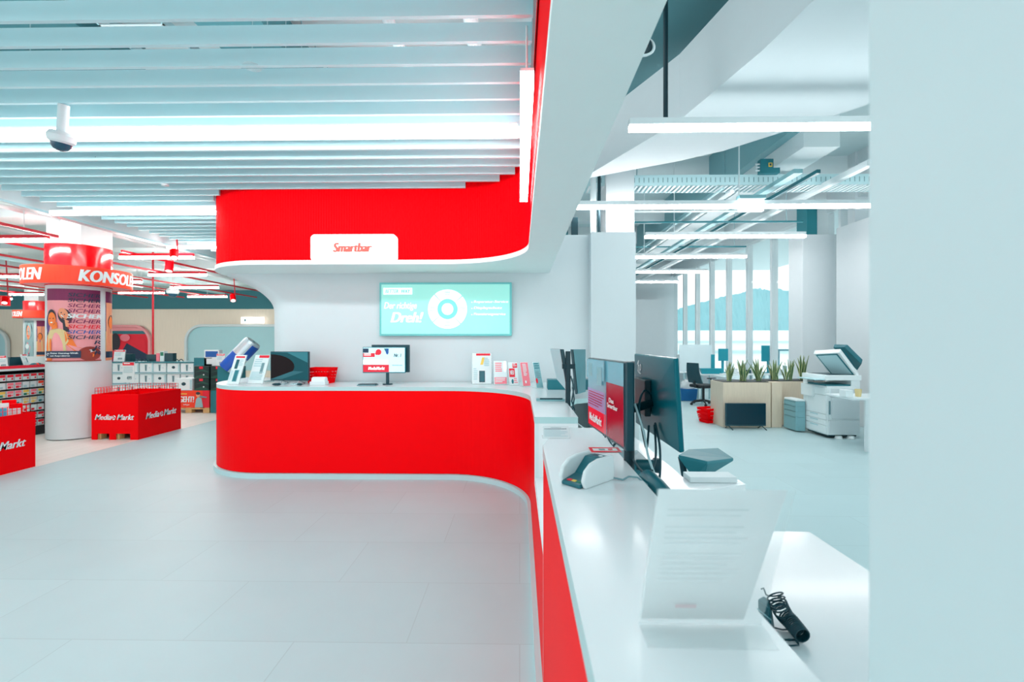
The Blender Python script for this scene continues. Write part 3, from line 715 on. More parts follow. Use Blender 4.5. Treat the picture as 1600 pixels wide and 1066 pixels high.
for q_, zz in ((0, 1.3), (1, 1.2)): obj('cable', MB().tube([(p.x+.02+.02*q_, 3.93, zz), (p.x+.05, 3.92, zz-.1), (p.x+.03, 3.93, zz-.22), (p.x+.06, 3.95, zz-.3)], .006, BLACK, 6), k, world=True, smooth=True)
a = aty(856, 611, 5.0); b = aty(884, 594, 5.0)
one('storage_box', MB().box(a.x, b.x, 5.0, 5.2, ZT, b.z, MTEAL), 'teal box behind the left far monitor', 'box', bevel=.004)
a = aty(897, 615, 5.0); b = aty(936, 594, 5.0)
one('storage_box', MB().box(a.x, b.x, 5.0, 5.2, ZT, b.z, DTEAL), 'teal box behind the right far monitor', 'box', bevel=.004)
# cable nest and dark tray behind the far counter leg
a = atz(900, 665, .80)
k = thing('cable_tangle', (.55, 3.7, .75), 'tangle of black cables on the desk below the far monitors', 'cables')
rnd = random.Random(11)
for i in range(7):
    x, y, z = .52+rnd.uniform(0, .25), 3.45+rnd.uniform(0, .5), .77
    pts = [(x, y, z)]
    for q_ in range(5): x += rnd.uniform(-.09, .09); y += rnd.uniform(-.1, .1); z = .77+rnd.uniform(0, .15); pts.append((max(.46, min(.86, x)), y, z))
    obj('cable', MB().tube(pts, .008, BLACK if i % 3 else WHITE, 6), k, world=True, smooth=True)
one('desk_tray', MB().box(.47, .80, 2.78, 3.1, .752, .86, DTEAL), 'dark teal tray at the foot of the far monitor pole', 'tray', bevel=.006)
# ============================================================ NEAR MONITOR PAIR
tl, tr, br, bl = aty(918.3, 559, 2.26), aty(978, 566, 1.70), aty(978, 706, 1.70), aty(919, 664, 2.26)
def slab(p_tl, p_tr, p_br, p_bl, n_, m): return MB().hexa([p_bl, p_br, p_br+n_, p_bl+n_], [p_tl, p_tr, p_tr+n_, p_tl+n_], m)
k = thing('monitor', (.40, 1.95, 1.13), 'near monitor facing the customer side with a red advert on its screen', 'monitor', group='pair of near monitors')
nA = Vector((.032, .002, 0))
obj('casing', slab(tl, tr, br, bl, nA, BLACK), k, world=True, bevel=.005)
m = MB(); O = bl.lerp(br, .02)+Vector((-.0015, 0, .012)); U = (br-bl)*.95; V = (tl-bl)*.95
cv = Canvas(m, plane_fn(O, U, V), .0005, 0)
cv.rect(0, 0, 1, 1, DISPG); cv.rect(.0, .0, .56, .27, DISPR); cv.rect(.58, 0, 1, .72, DISPM); cv.rect(.0, .27, .56, .56, mat('display_mauve_blue', (120, 130, 170), .2, emit=.3))
cv.lines(.04, .30, .52, .52, 6, DISPM, .3); cv.text('MediaMarkt', .07, .08, .47, .2, PAPER, .03, .2); cv.text('Das', .68, .47, .80, .53, PAPER); cv.text('Smartbar', .64, .40, .90, .46, PAPER); cv.rect(.56, 0, .575, 1, GREY3)
cv.rect(0, .72, .56, 1, DISPG); cv.rect(.08, .75, .2, .95, GREY2); cv.rect(.36, .65, .50, .9, GREY2)
obj('screen', m, k, world=True)
tl, tr, br, bl = aty(991, 553, 2.19), aty(1053, 560.5, 1.60), aty(1062, 708.5, 1.60), aty(993, 661, 2.19)
k2 = thing('monitor', (.55, 1.9, .75), 'near monitor seen from behind, glossy teal-black back with a round white logo', 'monitor', group='pair of near monitors')
nB = Vector((.018, .001, .003))
obj('casing', slab(tl, tr, br, bl, nB, MONB), k2, world=True, bevel=.005)
m = MB(); O = bl.lerp(br, .0)+Vector((-.0012, 0, 0)); cv = Canvas(m, plane_fn(O, br-bl, tl-bl), .0008)
cv.ring(.18, .83, .085, .10, .82, .5, 2.9, PAPER, 14); cv.ring(.18, .83, .085, .10, .82, 3.7, 6.0, PAPER, 14); cv.text('h', .12, .77, .17, .9, PAPER, .01, .3); cv.text('p', .18, .74, .23, .87, PAPER, .01, .3)
obj('emblem', m, k2, world=True, label='round white emblem')
c_ = bl.lerp(tr, .42); obj('mount_plate', MB().box(c_.x-.03, c_.x-.004, c_.y-.05, c_.y+.12, c_.z-.06, c_.z+.09, BLACKM), k2, world=True, bevel=.004)
p = aty(983, 740, 1.80); px_ = p.x
k = thing('monitor_pole', (px_, 1.80, .75), 'thick black pole carrying the two near monitors', 'monitor stand')
obj('pole', MB().cyl((px_, 1.80, .75), (px_, 1.80, 1.52), .021, BLACKM, 20), k, world=True, smooth=True)
obj('clamp', MB().cyl((px_, 1.80, .75), (px_, 1.80, .80), .05, BLACKM, 20), k, world=True, smooth=True)
obj('arm', MB().cyl((px_, 1.80, 1.33), (.545, 1.90, 1.34), .018, BLACKM, 14), k, world=True, smooth=True)
cab = [[(.54, 1.88, 1.38), (.50, 1.84, 1.40), (.47, 1.80, 1.34), (.48, 1.78, 1.24), (.50, 1.80, 1.18), (.52, 1.84, 1.26)],
       [(.545, 1.85, 1.26), (.53, 1.78, 1.16), (.50, 1.74, 1.10), (.47, 1.75, 1.10), (.44, 1.78, 1.14)],
       [(.545, 1.84, 1.27), (.54, 1.76, 1.18), (.52, 1.72, 1.06), (.47, 1.74, 1.02), (.44, 1.79, 1.0)],
       [(.44, 1.75, 1.36), (.47, 1.74, 1.26), (.49, 1.74, 1.16), (.52, 1.75, 1.08)]]
for i, c in enumerate(cab):
    # smooth the cable with a catmull pass
    pts = []
    cc = [Vector(v) for v in c]; cc = [cc[0]]+cc+[cc[-1]]
    for j in range(1, len(cc)-2):
        for s_ in range(6):
            t = s_/6; p0, p1, p2, p3 = cc[j-1:j+3]
            pts.append(.5*((2*p1)+(p2-p0)*t+(2*p0-5*p1+4*p2-p3)*t*t+(3*p1-p0-3*p2+p3)*t**3))
    pts.append(cc[-2])
    obj('cable', MB().tube(pts, .0045, GREY if i == 3 else BLACK, 6), k, world=True, smooth=True)
# card terminal
p = atz(917, 752, 1.13)
k = thing('card_terminal', (p.x, p.y, 1.13), 'white and teal card payment terminal on the raised counter', 'card terminal', rz=-.8)
k.scale = (.86, .86, .86)
m = MB()
prof = [(-.085, 0), (-.09, .012), (-.03, .028), (.03, .085), (.07, .09), (.085, .075), (.085, 0)]
def side_wall(x0, x1, pr, m_, mb_):
    n = len(pr); v = [(x0, y, z) for y, z in pr]+[(x1, y, z) for y, z in pr]
    mb_.add(v, [tuple(range(n)), tuple(reversed(range(n, 2*n)))]+[(i, n+i, n+(i+1) % n, (i+1) % n) for i in range(n)], m_)
body = [(-.10, 0), (-.10, .014), (-.02, .03), (.045, .085), (.10, .085), (.10, 0)]
side_wall(-.045, .045, body, DTEAL, m); obj('body', m, k, bevel=.004)
shield = [(-.085, 0), (-.098, .03), (-.085, .065), (-.05, .088), (.0, .098), (.08, .098), (.095, .09), (.10, .0)]
for sx in (-1, 1):
    m = MB(); side_wall(sx*.045, sx*.062, shield, WHITE, m); obj('side_shield', m, k, bevel=.006, label='white curved privacy shield')
m = MB(); O = Vector((-.034, .046, .0865)); cv = Canvas(m, plane_fn(O, (.068, 0, 0), (0, .05, 0)), .001, 0); cv.rect(0, 0, 1, 1, MTEAL); cv.rect(.1, .3, .5, .8, BLACK); cv.ell(.7, .5, .14, .2, PAPER); obj('display', m, k)
m = MB()
for i, c_ in enumerate((DISPR, YEL, GREENP)): m.box(-.03+.022*i, -.012+.022*i, -.085, -.07, .015, .02, c_)
obj('key_row', m, k)
one('terminal_cable', MB().tube([(p.x+.09, p.y+.02, 1.136), (p.x+.12, p.y+.0, 1.135), (p.x+.145, p.y+.02, 1.14), (.40, p.y+.02, 1.137), (.425, p.y-.0, 1.12), (.44, p.y-.04, 1.0), (.45, p.y-.05, .8)], .0035, GREY3, 6), 'thin grey cable running from the card terminal over the counter edge', 'cable', smooth=True)
a = atz(948, 704, 1.132)
m = MB(); cv = Canvas(m, plane_fn((a.x-.07, a.y-.03, 1.1315), (.13, 0, 0), (0, .09, 0)), .0006, 0); cv.rect(0, 0, 1, 1, PAPERR); cv.rect(.1, .25, .9, .75, PAPER); cv.rect(.3, .35, .5, .65, GREY3); cv.rect(.6, .35, .75, .65, PAPERR)
one('red_card', m, 'red and white card lying behind the card terminal', 'card')
# small notice on the raised counter
a = aty(848.5, 697, 2.2); b = aty(890, 668, 2.2)
k = thing('counter_notice', ((a.x+b.x)/2, 2.2, 1.13), 'small white notice with a bold line in a clear holder on the raised counter', 'notice')
m = MB(); cv = Canvas(m, plane_fn((a.x, 2.19, 1.131), (b.x-a.x, 0, 0), (0, .04, b.z-1.131)), .0005, 0); cv.rect(0, 0, 1, 1, PAPER); cv.rect(.05, .76, .9, .80, INK); cv.rect(.3, .87, .7, .89, GREY3)
cv.lines(.05, .08, .93, .68, 6, GREY, .3); obj('sheet', m, k, world=True)
obj('holder', MB().box(a.x-.003, b.x+.003, 2.19, 2.26, 1.13, 1.133, ACR), k, world=True)
# handset in dark cradle and phone behind the counter
p = atz(1030, 765, .75); p = Vector((.56, 1.62, .75))
k = thing('desk_phone', (.58, 1.58, .75), 'dark desk phone with sloping handset behind the raised counter', 'phone')
def wp(px, py, y): return aty(px, py, y)
c0 = wp(1020, 775, 1.55)
m = MB(); T = Matrix.Translation((.57, 1.66, .80)) @ Matrix.Rotation(.5, 4, 'Z') @ Matrix.Rotation(-.3, 4, 'X'); m.obox(T, .17, .22, .05, DTEAL); obj('body', m, k, world=True, bevel=.012)
m = MB()
for i in range(4):
    for j in range(3): m.obox(T @ Matrix.Translation((-.03+.035*j, -.07+.03*i, .028)), .024, .018, .006, BLACK)
obj('keypad', m, k, world=True)
h0, h1 = wp(1008, 752, 1.62), wp(1052, 790, 1.45); h2 = (h0+h1)/2+Vector((.0, 0, .02))
obj('handset', MB().tube([h0, h0.lerp(h1, .1)+Vector((0, 0, .012)), h2, h0.lerp(h1, .9)+Vector((0, 0, .0)), h1], [.030, .036, .026, .03, .02], DTEAL, 14), k, world=True, smooth=True)
obj('handset_cord', MB().tube([h1, h1+Vector((-.03, -.05, -.05)), h1+Vector((-.07, -.02, -.10)), (.50, 1.5, .77), (.47, 1.6, .765)], .008, BLACK, 8), k, world=True, smooth=True)
obj('foot', MB().box(.5, .68, 1.55, 1.78, .75, .775, BLACK), k, world=True, bevel=.005)
a = wp(994, 726, 1.85); b = wp(1026, 727, 1.83)
k = thing('barcode_scanner', (a.x, 1.85, .75), 'dark tube-shaped scanner head sticking out right of the near monitor pole', 'scanner')
obj('barrel', MB().cyl(a, b, .022, DTEAL, 18).cyl(b-Vector((.012, 0, 0)), b+Vector((.008, 0, -.002)), .03, BLACK, 18), k, world=True, smooth=True)
obj('stand', MB().tube([(a.x+.03, 1.85, .75), (a.x+.03, 1.85, .9), a+Vector((.03, 0, -.01))], .012, BLACK, 10), k, world=True, smooth=True)
# acrylic sign holder in the foreground (seen from behind)
zc_ = 1.131
k = thing('sign_holder', (.30, .74, 1.13), 'large clear acrylic sign holder with a pale sheet in the right foreground', 'sign holder')
B0, B1 = atz(998, 975, zc_), atz(1190, 977, zc_)
F0, F1 = atz(1012, 1012, zc_), atz(1217, 1017, zc_)
yt = .655; T0, T1 = aty(1027, 766, yt), aty(1243, 768, yt)
nn = Vector((0, .0022, .001))
obj('panel', MB().hexa([B0, B1, B1+nn, B0+nn], [T0, T1, T1+nn, T0+nn], ACR), k, world=True)
i0, i1 = B0.lerp(T0, .03), B1.lerp(T1, .03)
mb = MB(); s0, s1, s2, s3 = [v+nn*2 for v in (B0.lerp(B1, .02).lerp(T0.lerp(T1, .02), .02), B1.lerp(B0, .14).lerp(T1.lerp(T0, .14), .02), T1.lerp(T0, .04).lerp(B1.lerp(B0, .04), .01), T0.lerp(T1, .02).lerp(B0.lerp(B1, .02), .01))]
mb.hexa([s0, s1, s1+nn*.3, s0+nn*.3], [s3, s2, s2+nn*.3, s3+nn*.3], SHEET)
PALE = mat('show_through_print', (230, 240, 243), .5, alpha=.6); PALER = mat('show_through_red', (238, 205, 212), .5, alpha=.6)
cv = Canvas(mb, plane_fn(s0-nn*.3, s1-s0, s3-s0), .0003)
for v in (.86, .82, .74, .70, .66, .62, .54, .50, .46, .42, .38, .34): cv.rect(.1, v, .1+.01*(60+int(v*1000) % 17), v+.010, PALE)
cv.rect(.3, .12, .5, .15, PALER)
obj('sheet', mb, k, world=True)
nz_ = Vector((0, 0, .0025))
obj('foot', MB().hexa([F0, F1, B1, B0], [F0+nz_, F1+nz_, B1+nz_, B0+nz_], ACR), k, world=True)
# coiled cable and its plug-like cradle on the desk
zd = .75
a = atz(1196, 985, zd)
k = thing('handset_cradle', (a.x, a.y, zd), 'dark teal wedge-shaped device beside the coiled cable on the foreground desk', 'device')
pb = [atz(1184, 968, zd), atz(1194, 965, zd), atz(1211, 983, zd), atz(1206, 994, zd)]
yq = a.y
tp = [aty(1183, 936, yq), aty(1193, 930, yq+.03), aty(1204, 937, yq+.03), aty(1203, 948, yq)]
mb = MB().hexa([pb[0], pb[3], pb[2], pb[1]], [tp[0], tp[3], tp[2], tp[1]], DTEAL); obj('body', mb, k, world=True, bevel=.006)
m_ = [pb[0].lerp(tp[0], .55), pb[3].lerp(tp[3], .55)]; obj('seam', MB().tube([m_[0]+Vector((-.001, -.002, 0)), m_[1]+Vector((0, -.002, 0))], .002, GREY2, 6), k, world=True)
k = thing('coiled_cable', (a.x+.12, a.y, zd), 'black coiled phone cable lying on the foreground desk', 'cable')
ax = [(1208, 925, .10), (1214, 938, .085), (1220, 952, .06), (1226, 962, .035), (1236, 972, .03), (1246, 984, .027), (1254, 994, .025)]
pts3 = [atz(x, y, zd+z) for x, y, z in ax]; pts = []; NT = 22
for i in range(NT*14+1):
    t = i/(NT*14); ss = t**.7 if t < 1 else 1; u = ss*(len(pts3)-1); j = min(int(u), len(pts3)-2); c_ = pts3[j].lerp(pts3[j+1], u-j)
    d_ = (pts3[j+1]-pts3[j]).normalized(); e1 = d_.orthogonal().normalized(); e2 = d_.cross(e1); ph = 2*PI*i/14
    r_ = .020+.004*(1-t)
    pp = c_+e1*r_*math.cos(ph)+e2*r_*math.sin(ph); pp.z = max(pp.z, zd+.003); pts.append(pp)
obj('coil', MB().tube(pts, .0024, BLACK, 5), k, world=True, smooth=True)
e = pts[-1]; lp = [e]+[e+Vector((.02*math.cos(t)-.02, .015*math.sin(t)-.005, 0)) for t in [q_*.7 for q_ in range(14)]]
for v in lp: v.z = zd+.004+.006*abs(math.sin(lp.index(v)))
obj('loose_end', MB().tube(lp, .0025, BLACK, 5), k, world=True, smooth=True)
obj('cord_lead', MB().tube([atz(1210, 981, zd+.004), atz(1222, 984, zd+.004), atz(1238, 984, zd+.004)], .0024, BLACK, 5), k, world=True, smooth=True)
obj('cord_lead', MB().tube([atz(1189, 921, zd+.10), pts[0].lerp(atz(1189, 921, zd+.10), .5)+Vector((0, 0, .012)), pts[0]], .0024, BLACK, 5), k, world=True, smooth=True)
# chair with wing-like rest behind the desk
def art_none(cv): pass
yc = 3.2
k = thing('office_chair', (1.3, 3.33, 0), 'dark teal office chair whose wing-shaped rest shows above the desk', 'chair')
PTS = [(1060, 711, yc-.05), (1076, 702, yc+.12), (1122, 700, yc+.25), (1146, 716, yc+.10), (1105, 721, yc-.12)]
tpv = [aty(*q_) for q_ in PTS]; m = MB()
dn = Vector((0, 0, -.02)); n = 5
cen = aty(1087, 742, yc); low_ = [v.lerp(cen, .0)+dn for v in tpv]
m.add(tpv+low_+[aty(1084, 748, yc-.06), aty(1100, 748, yc+.0)], [(0, 1, 2, 3, 4)[::-1], (0, 1, 6, 5), (1, 2, 7, 6), (2, 3, 8, 7), (5, 6, 7, 8, 11, 10), (3, 4, 9, 8), (4, 0, 5, 9), (9, 5, 10, 11), (8, 9, 11)], MTEAL)
obj('armrest', m, k, world=True, bevel=.004)
obj('armrest_post', MB().tube([aty(1064, 714, yc), aty(1066, 722, yc), aty(1071, 752, yc), (1.16, yc+.03, .5)], .022, BLACK, 10), k, world=True, smooth=True)
obj('seat', MB().box(1.06, 1.52, 3.1, 3.56, .42, .50, BLACK), k, world=True, bevel=.03)
obj('gas_lift', MB().cyl((1.32, 3.33, .08), (1.32, 3.33, .42), .03, BLACK, 14), k, world=True)
for i in range(5):
    t = 2*PI*i/5+.3; e = (1.32+.26*math.cos(t), 3.33+.26*math.sin(t), .07); obj('base_arm', MB().tube([(1.32, 3.33, .10), e], .018, BLACK, 8), k, world=True)
    obj('castor', MB().cyl((e[0]-.015, e[1], .03), (e[0]+.015, e[1], .03), .03, BLACK, 12), k, world=True)
a = atz(1083, 752, .75)
one('paper_stack', MB().box(1.02, 1.30, 2.74, 2.86, .751, .785, WHITE), 'low white box on the near edge of the desk behind the phone', 'box', bevel=.003)
# ============================================================ STORE: banner columns
def cyl_fn(cx, cy, r, a0, a1, z0, z1):
    return lambda u, v, l: Vector((cx+(r+l)*math.cos(math.radians(a0+(a1-a0)*u)), cy+(r+l)*math.sin(math.radians(a0+(a1-a0)*u)), z0+(z1-z0)*v))
def poster_friends(cv):
    N_ = 20
    cv.rect(0, 0, 1, 1, PINKBG, N_); cv.rect(0, .84, 1, 1, MAUVE, N_)
    cv.poly([(0, .55), (.1, .3), (.0, .1)], NAVY); cv.ell(.04, .52, .06, .12, mat('violet_print', (90, 70, 130), .6))
    # friend behind, leaning head
    cv.ell(.40, .62, .13, .10, HAIR, rot=-.5); cv.ell(.375, .655, .095, .07, SKIN, rot=-.6); cv.poly([(.36, .6), (.46, .58), (.48, .40), (.38, .42)], HAIR); cv.poly([(.40, .58), (.47, .56), (.48, .47), (.42, .48)], SKIN)
    cv.ell(.345, .67, .012, .008, HAIR, 8); cv.ell(.40, .645, .012, .008, HAIR, 8); cv.ell(.36, .625, .03, .008, PAPER, 8, rot=-.5)
    # arms and shirt
    cv.poly([(.02, .0), (.16, .0), (.14, .3), (.04, .36), (.0, .2)], SKIN2); cv.poly([(.40, .42), (.48, .38), (.60, .20), (.86, .155), (.88, .12), (.58, .13), (.42, .24)], SKIN2)
    cv.poly([(.05, .36), (.12, .43), (.22, .45), (.34, .45), (.42, .42), (.47, .28), (.42, .22), (.44, .10), (.08, .09), (.07, .25)], SHIRT)
    cv.poly([(.16, .44), (.28, .46), (.27, .54), (.17, .54)], SKIN2); cv.ell(.15, .60, .10, .115, HAIR); cv.ell(.16, .575, .09, .10, SKIN2)
    cv.ell(.12, .59, .014, .008, HAIR, 8); cv.ell(.20, .59, .014, .008, HAIR, 8); cv.ell(.16, .535, .032, .010, PAPER, 8); cv.poly([(.155, .59), (.175, .56), (.15, .56)], SKIN)
    cv.poly([(.10, .06), (.42, .12), (.70, .13), (.88, .10), (.86, .06), (.40, .05)], SKIN2)
    cv.poly([(.52, .10), (.60, .145), (.86, .165), (.90, .14), (.64, .09)], PAPER); cv.ell(.62, .11, .035, .02, HAIR, 10); cv.ell(.86, .155, .03, .02, HAIR, 10)
    cv.ell(.80, .105, .19, .10, BALL); cv.rect(0, 0, 1, .015, BALL, N_)
    for i in range(12):
        v = .945-.073*i
        if i == 4: continue
        if v < .02: break
        u0 = .46 if i < 9 else .86
        c_ = (NAVY, NAVY, MAUVE, MAUVE, 0, MAUVE, PAPERR, BLUE, NAVY, NAVY, NAVY, NAVY)[i]
        cv.text('SICHER' if i < 9 else 'R', u0, v-.052, .98, v, c_, -.012, .2)
    cv.text('SICHER', .45, .945-.073*4-.056, 1.0, .945-.073*4+.005, PAPER, .04, .2)
    cv.rect(.06, .05, .66, .145, NAVY, 8); cv.ring(.115, .10, .03, .018, .6, 0, 5, PAPER, 10)
    cv.text('Deine Gaming-Welt', .17, .10, .62, .125, PAPER, .03); cv.text('zum Ausprobieren', .17, .065, .50, .09, PAPER, .03)
def poster_side(cv):
    cv.rect(0, 0, 1, 1, SKIN, 12); cv.rect(0, .84, 1, 1, MAUVE, 12); cv.poly([(0, .84), (.3, .84), (.2, .4), (0, .3)], mat('violet_print', (90, 70, 130), .6))
    cv.ell(.2, .56, .13, .1, HAIR); cv.ell(.19, .55, .10, .09, SKIN2); cv.poly([(.0, .42), (.3, .44), (.34, .1), (0, .1)], SHIRT); cv.rect(.0, .04, .5, .13, NAVY, 4)
def poster_gamer(cv):
    cv.rect(0, 0, 1, 1, PAPERG, 10); cv.ell(.55, .72, .32, .24, HAIR); cv.ell(.48, .66, .2, .2, SKIN); cv.poly([(.1, .05), (.2, .4), (.5, .48), (.95, .4), (.98, .05)], NAVY)
    cv.poly([(.1, .2), (.4, .4), (.7, .25), (.5, .05)], PAPERP); cv.ell(.36, .28, .2, .07, PAPER); cv.rect(.05, .0, .6, .1, NAVY); cv.text('SPIELE', .1, .02, .5, .07, PAPER)
    cv.ell(.42, .69, .03, .012, HAIR, 8); cv.ell(.56, .69, .03, .012, HAIR, 8); cv.ell(.48, .57, .06, .015, PAPERR, 8)
def banner_column(cx, cy, rc_, za, zring, hring, zdrum, zp0, zp1, posters, ringtxt, label, square=True):
    k = thing('banner_column', (cx, cy, 0), label, 'column')
    obj('shaft', MB().lathe([(rc_*.97, .012), (rc_, .02), (rc_, zring+.02)], WHITE, 56, (cx, cy)).lathe([(0, zring+.02), (rc_, zring+.02)], WHITE, 56, (cx, cy)), k, world=True, smooth=True, label='white round shaft')
    obj('base_ring', MB().lathe([(rc_*.96, .003), (rc_*.96, .015)], TRUEBLACK, 48, (cx, cy)), k, world=True)
    dr = rc_*1.03
    obj('drum', MB().lathe([(dr-.02, zring), (dr, zring), (dr, zdrum), (0, zdrum)], REDG, 56, (cx, cy)), k, world=True, smooth=True, label='glossy red drum')
    if square: obj('upper_shaft', MB().box(cx-.36, cx+.22, cy-.2, cy+.38, zdrum, 3.85, WHITE), k, world=True)
    rr = rc_*1.68; m = MB()
    m.lathe([(rr-.02, zring), (rr, zring), (rr, zring+hring), (rr-.02, zring+hring), (rr-.02, zring)], ORANGE, 72, (cx, cy))
    for a0, a1 in ringtxt:
        cv = Canvas(m, cyl_fn(cx, cy, rr, a0, a1, zring, zring+hring), .0015); cv.text('KONSOLEN', 0, .17, 1, .83, LITW if False else PAPER, .03, .2)
    o = obj('lettered_ring', m, k, world=True, smooth=False, label='orange-red ring with white letters')
    obj('ring_underside', MB().lathe([(rc_, zring+.015), (rr-.02, zring+.015)], PINKBG, 56, (cx, cy)), k, world=True)
    for a0, a1, art in posters:
        m = MB(); cv = Canvas(m, cyl_fn(cx, cy, rc_, a0, a1, zp0, zp1), .0008, 3); art(cv); obj('poster', m, k, world=True)
    return k
banner_column(-7.43, 7.56, .41, 0, 2.50, .285, 3.17, 1.27, 2.44, [(248, 352, poster_friends), (365, 470, poster_side)], [(313, 402), (187, 277)], 'round white column with a red drum, lettered ring and posters of two gaming friends')
pc = aty(60, 500, 17.8)
banner_column(pc.x, 17.8, .42, 0, 2.50, .285, 3.17, 1.0, 2.40, [(255, 300, poster_gamer), (310, 380, poster_side)], [(205, 280)], 'far red banner column half hidden behind the near round column', square=True)
p = aty(2, 469, 14)
one('red_banner_drum', MB().lathe([(0, 2.72), (.38, 2.72), (.38, 3.02), (0, 3.02)], REDG, 32, (p.x-.28, 14)).cyl((p.x-.28, 14, 3.02), (p.x-.28, 14, 3.849), .02, RED), 'small red drum hanging at the left edge below the rails', 'hanging drum', smooth=True)
# ============================================================ wall niches with rounded frames at the rear of the store
def niche(px0, px1, ptop, label, art, pbot=600, rad=.75, rim=WHITE, back=None, open_r=False):
    y = 19.96; a_, b_ = aty(px0, pbot, y), aty(px1, ptop, y); x0, x1, z0, z1 = a_.x, b_.x, max(.3, a_.z), b_.z
    k = thing('wall_niche', ((x0+x1)/2, y, z0), label, 'wall niche', group=None)
    def outl(e):
        pts = [(x0+e, z0)]
        pts += [(x0+rad+(rad-e)*math.cos(PI-PI/2*i/10), z1-rad+(rad-e)*math.sin(PI-PI/2*i/10)) for i in range(11)]
        pts += [(x1-rad+(rad-e)*math.cos(PI/2-PI/2*i/10), z1-rad+(rad-e)*math.sin(PI/2-PI/2*i/10)) for i in range(11)]
        return pts+[(x1-e, z0)]
    o_, i_ = outl(0), outl(.1); m = MB(); n = len(o_)
    v = [(x, y-.12, z) for x, z in o_]+[(x, y-.12, z) for x, z in i_]+[(x, y, z) for x, z in o_]+[(x, y-.02, z) for x, z in i_]
    m.add(v, [(i, n+i, n+i+1, i+1) for i in range(n-1)]+[(i, i+1, 2*n+i+1, 2*n+i) for i in range(n-1)]+[(n+i, 3*n+i, 3*n+i+1, n+i+1) for i in range(n-1)], rim)
    obj('frame', m, k, world=True)
    m = MB(); m.add([(x, y-.02, z) for x, z in i_], [tuple(range(n))[::-1]], back or CYANP)
    if art: art(Canvas(m, plane_fn((x0, y-.025, z0), (x1-x0, 0, 0), (0, 0, z1-z0)), .003))
    obj('back_panel', m, k, world=True); return k
NICHE = mat('niche_pale_blue', (176, 222, 230), .6)
def art_race(cv):
    cv.rect(.1, .86, .9, .97, PINKBG); cv.rect(.05, .8, .95, .87, MTEAL); cv.rect(.03, .05, .97, .8, PAPERR); cv.rect(.03, .2, .3, .8, ORANGE)
    cv.ell(.42, .58, .13, .2, PAPER); cv.rect(.36, .52, .50, .62, GREY3); cv.ell(.56, .62, .06, .2, HAIR); cv.ell(.82, .5, .12, .26, PAPERR); cv.poly([(.6, .3), (.95, .1), (.95, .35), (.7, .6)], NAVY); cv.poly([(.3, .05), (.5, .35), (.6, .05)], MAUVE); cv.ell(.68, .72, .06, .08, PAPERP)
niche(110, 238, 508, 'wall niche with a red racing picture behind the round column', art_race, rim=PINKBG)
niche(291, 520, 507, 'wide pale blue wall niche left of the counter wall', None, back=NICHE)
niche(-90, 16, 512, 'pale blue wall niche at the left edge of the photo', None, back=NICHE)
a = aty(375, 505.5, 19.7); b = aty(410, 495.5, 19.7)
k = thing('exit_sign', (a.x, 19.85, a.z), 'small white lit sign on the wooden wall above the wide niche', 'sign')
m = MB().box(a.x, b.x, 19.78, 19.86, a.z, b.z, LITW); cv = Canvas(m, plane_fn((a.x, 19.779, a.z), (b.x-a.x, 0, 0), (0, 0, b.z-a.z)), .003); cv.rect(.14, .3, .22, .7, GREY3); cv.text('Ausgang', .3, .35, .85, .65, GREY, .0, 0); obj('panel', m, k, world=True)
obj('bracket', MB().box(a.x+.3, b.x-.3, 19.86, 19.97, a.z+.05, b.z-.05, GREY), k, world=True)
# ============================================================ red pole, spotlights, dome cameras, sprinklers
a = aty(239, 430, 11.2)
one('red_pole', MB().cyl((a.x, 11.2, 0.003), (a.x, 11.2, 3.85), .022, REDPIPE, 12), 'thin vertical red pole rising from the console shelf', 'pole', smooth=True)
def spot(px, py, y, label, s_=1.0, aim=(.4, -.5, -.8), zt_=ZP+.02):
    p = aty(px, py, y); k = thing('spotlight', p, label, 'spotlight', group='red ceiling spotlights')
    d_ = Vector(aim).normalized(); obj('head', MB().cyl(p-d_*.10*s_, p+d_*.09*s_, .068*s_, RED, 18), k, world=True, smooth=True)
    obj('lens', MB().cyl(p+d_*.09*s_, p+d_*.095*s_, .055*s_, LITW, 16), k, world=True)
    obj('bracket', MB().tube([p+Vector((0, 0, .0)), p+Vector((0.03, .05*s_, .08*s_)), (p.x, p.y+.02, 3.85)], .014, REDPIPE, 6), k, world=True)
spot(272, 398, 8.0, 'red spotlight nearest the slats, on the end of the first lamp', .95)
spot(264.5, 417, 8.6, 'red spotlight directly below the first one', 1.0, (.1, -.25, -.9))
spot(364, 466, 14.0, 'small red spotlight just left of the counter wall', 1.15)
spot(8, 469.5, 12.2, 'red spotlight at the left edge beside the hanging drum', 1.0)
def dome(px, py, y, s_, label, zt_, mount=.02):
    p = aty(px, py, y); k = thing('security_camera', p, label, 'security camera', group='dome cameras')
    obj('housing', MB().lathe([(0, .055*s_), (.07*s_, .05*s_), (.088*s_, .02*s_), (.082*s_, -.02*s_), (.065*s_, -.035*s_)], WHITE, 32), k, smooth=True)
    obj('dome', MB().lathe([(.066*s_, -.034*s_), (.060*s_, -.058*s_), (.042*s_, -.08*s_), (.02*s_, -.09*s_), (0, -.093*s_)], SMOKE, 28), k, smooth=True)
    obj('stem', MB().cyl((0, 0, .05*s_), (0, 0, zt_-p.z), mount, WHITE, 16), k, smooth=True)
    return k
k = dome(96, 217, 3.35, .98, 'white dome security camera hanging in front of the long lamp', 3.36, .033)
k.rotation_euler = (.10, .18, 0)
dome(270, 456, 13.5, 1.9, 'far dome camera among the red rails', 3.85)
p = aty(394, 105, 2.9)
k = thing('smoke_detector', p, 'small glassy sensor hanging between the upper slats', 'sensor')
obj('body', MB().cyl((0, 0, 0), (0, 0, .05), .012, MTEAL, 12).cyl((-.02, 0, .05), (.02, 0, .05), .02, BLACK, 12), k)
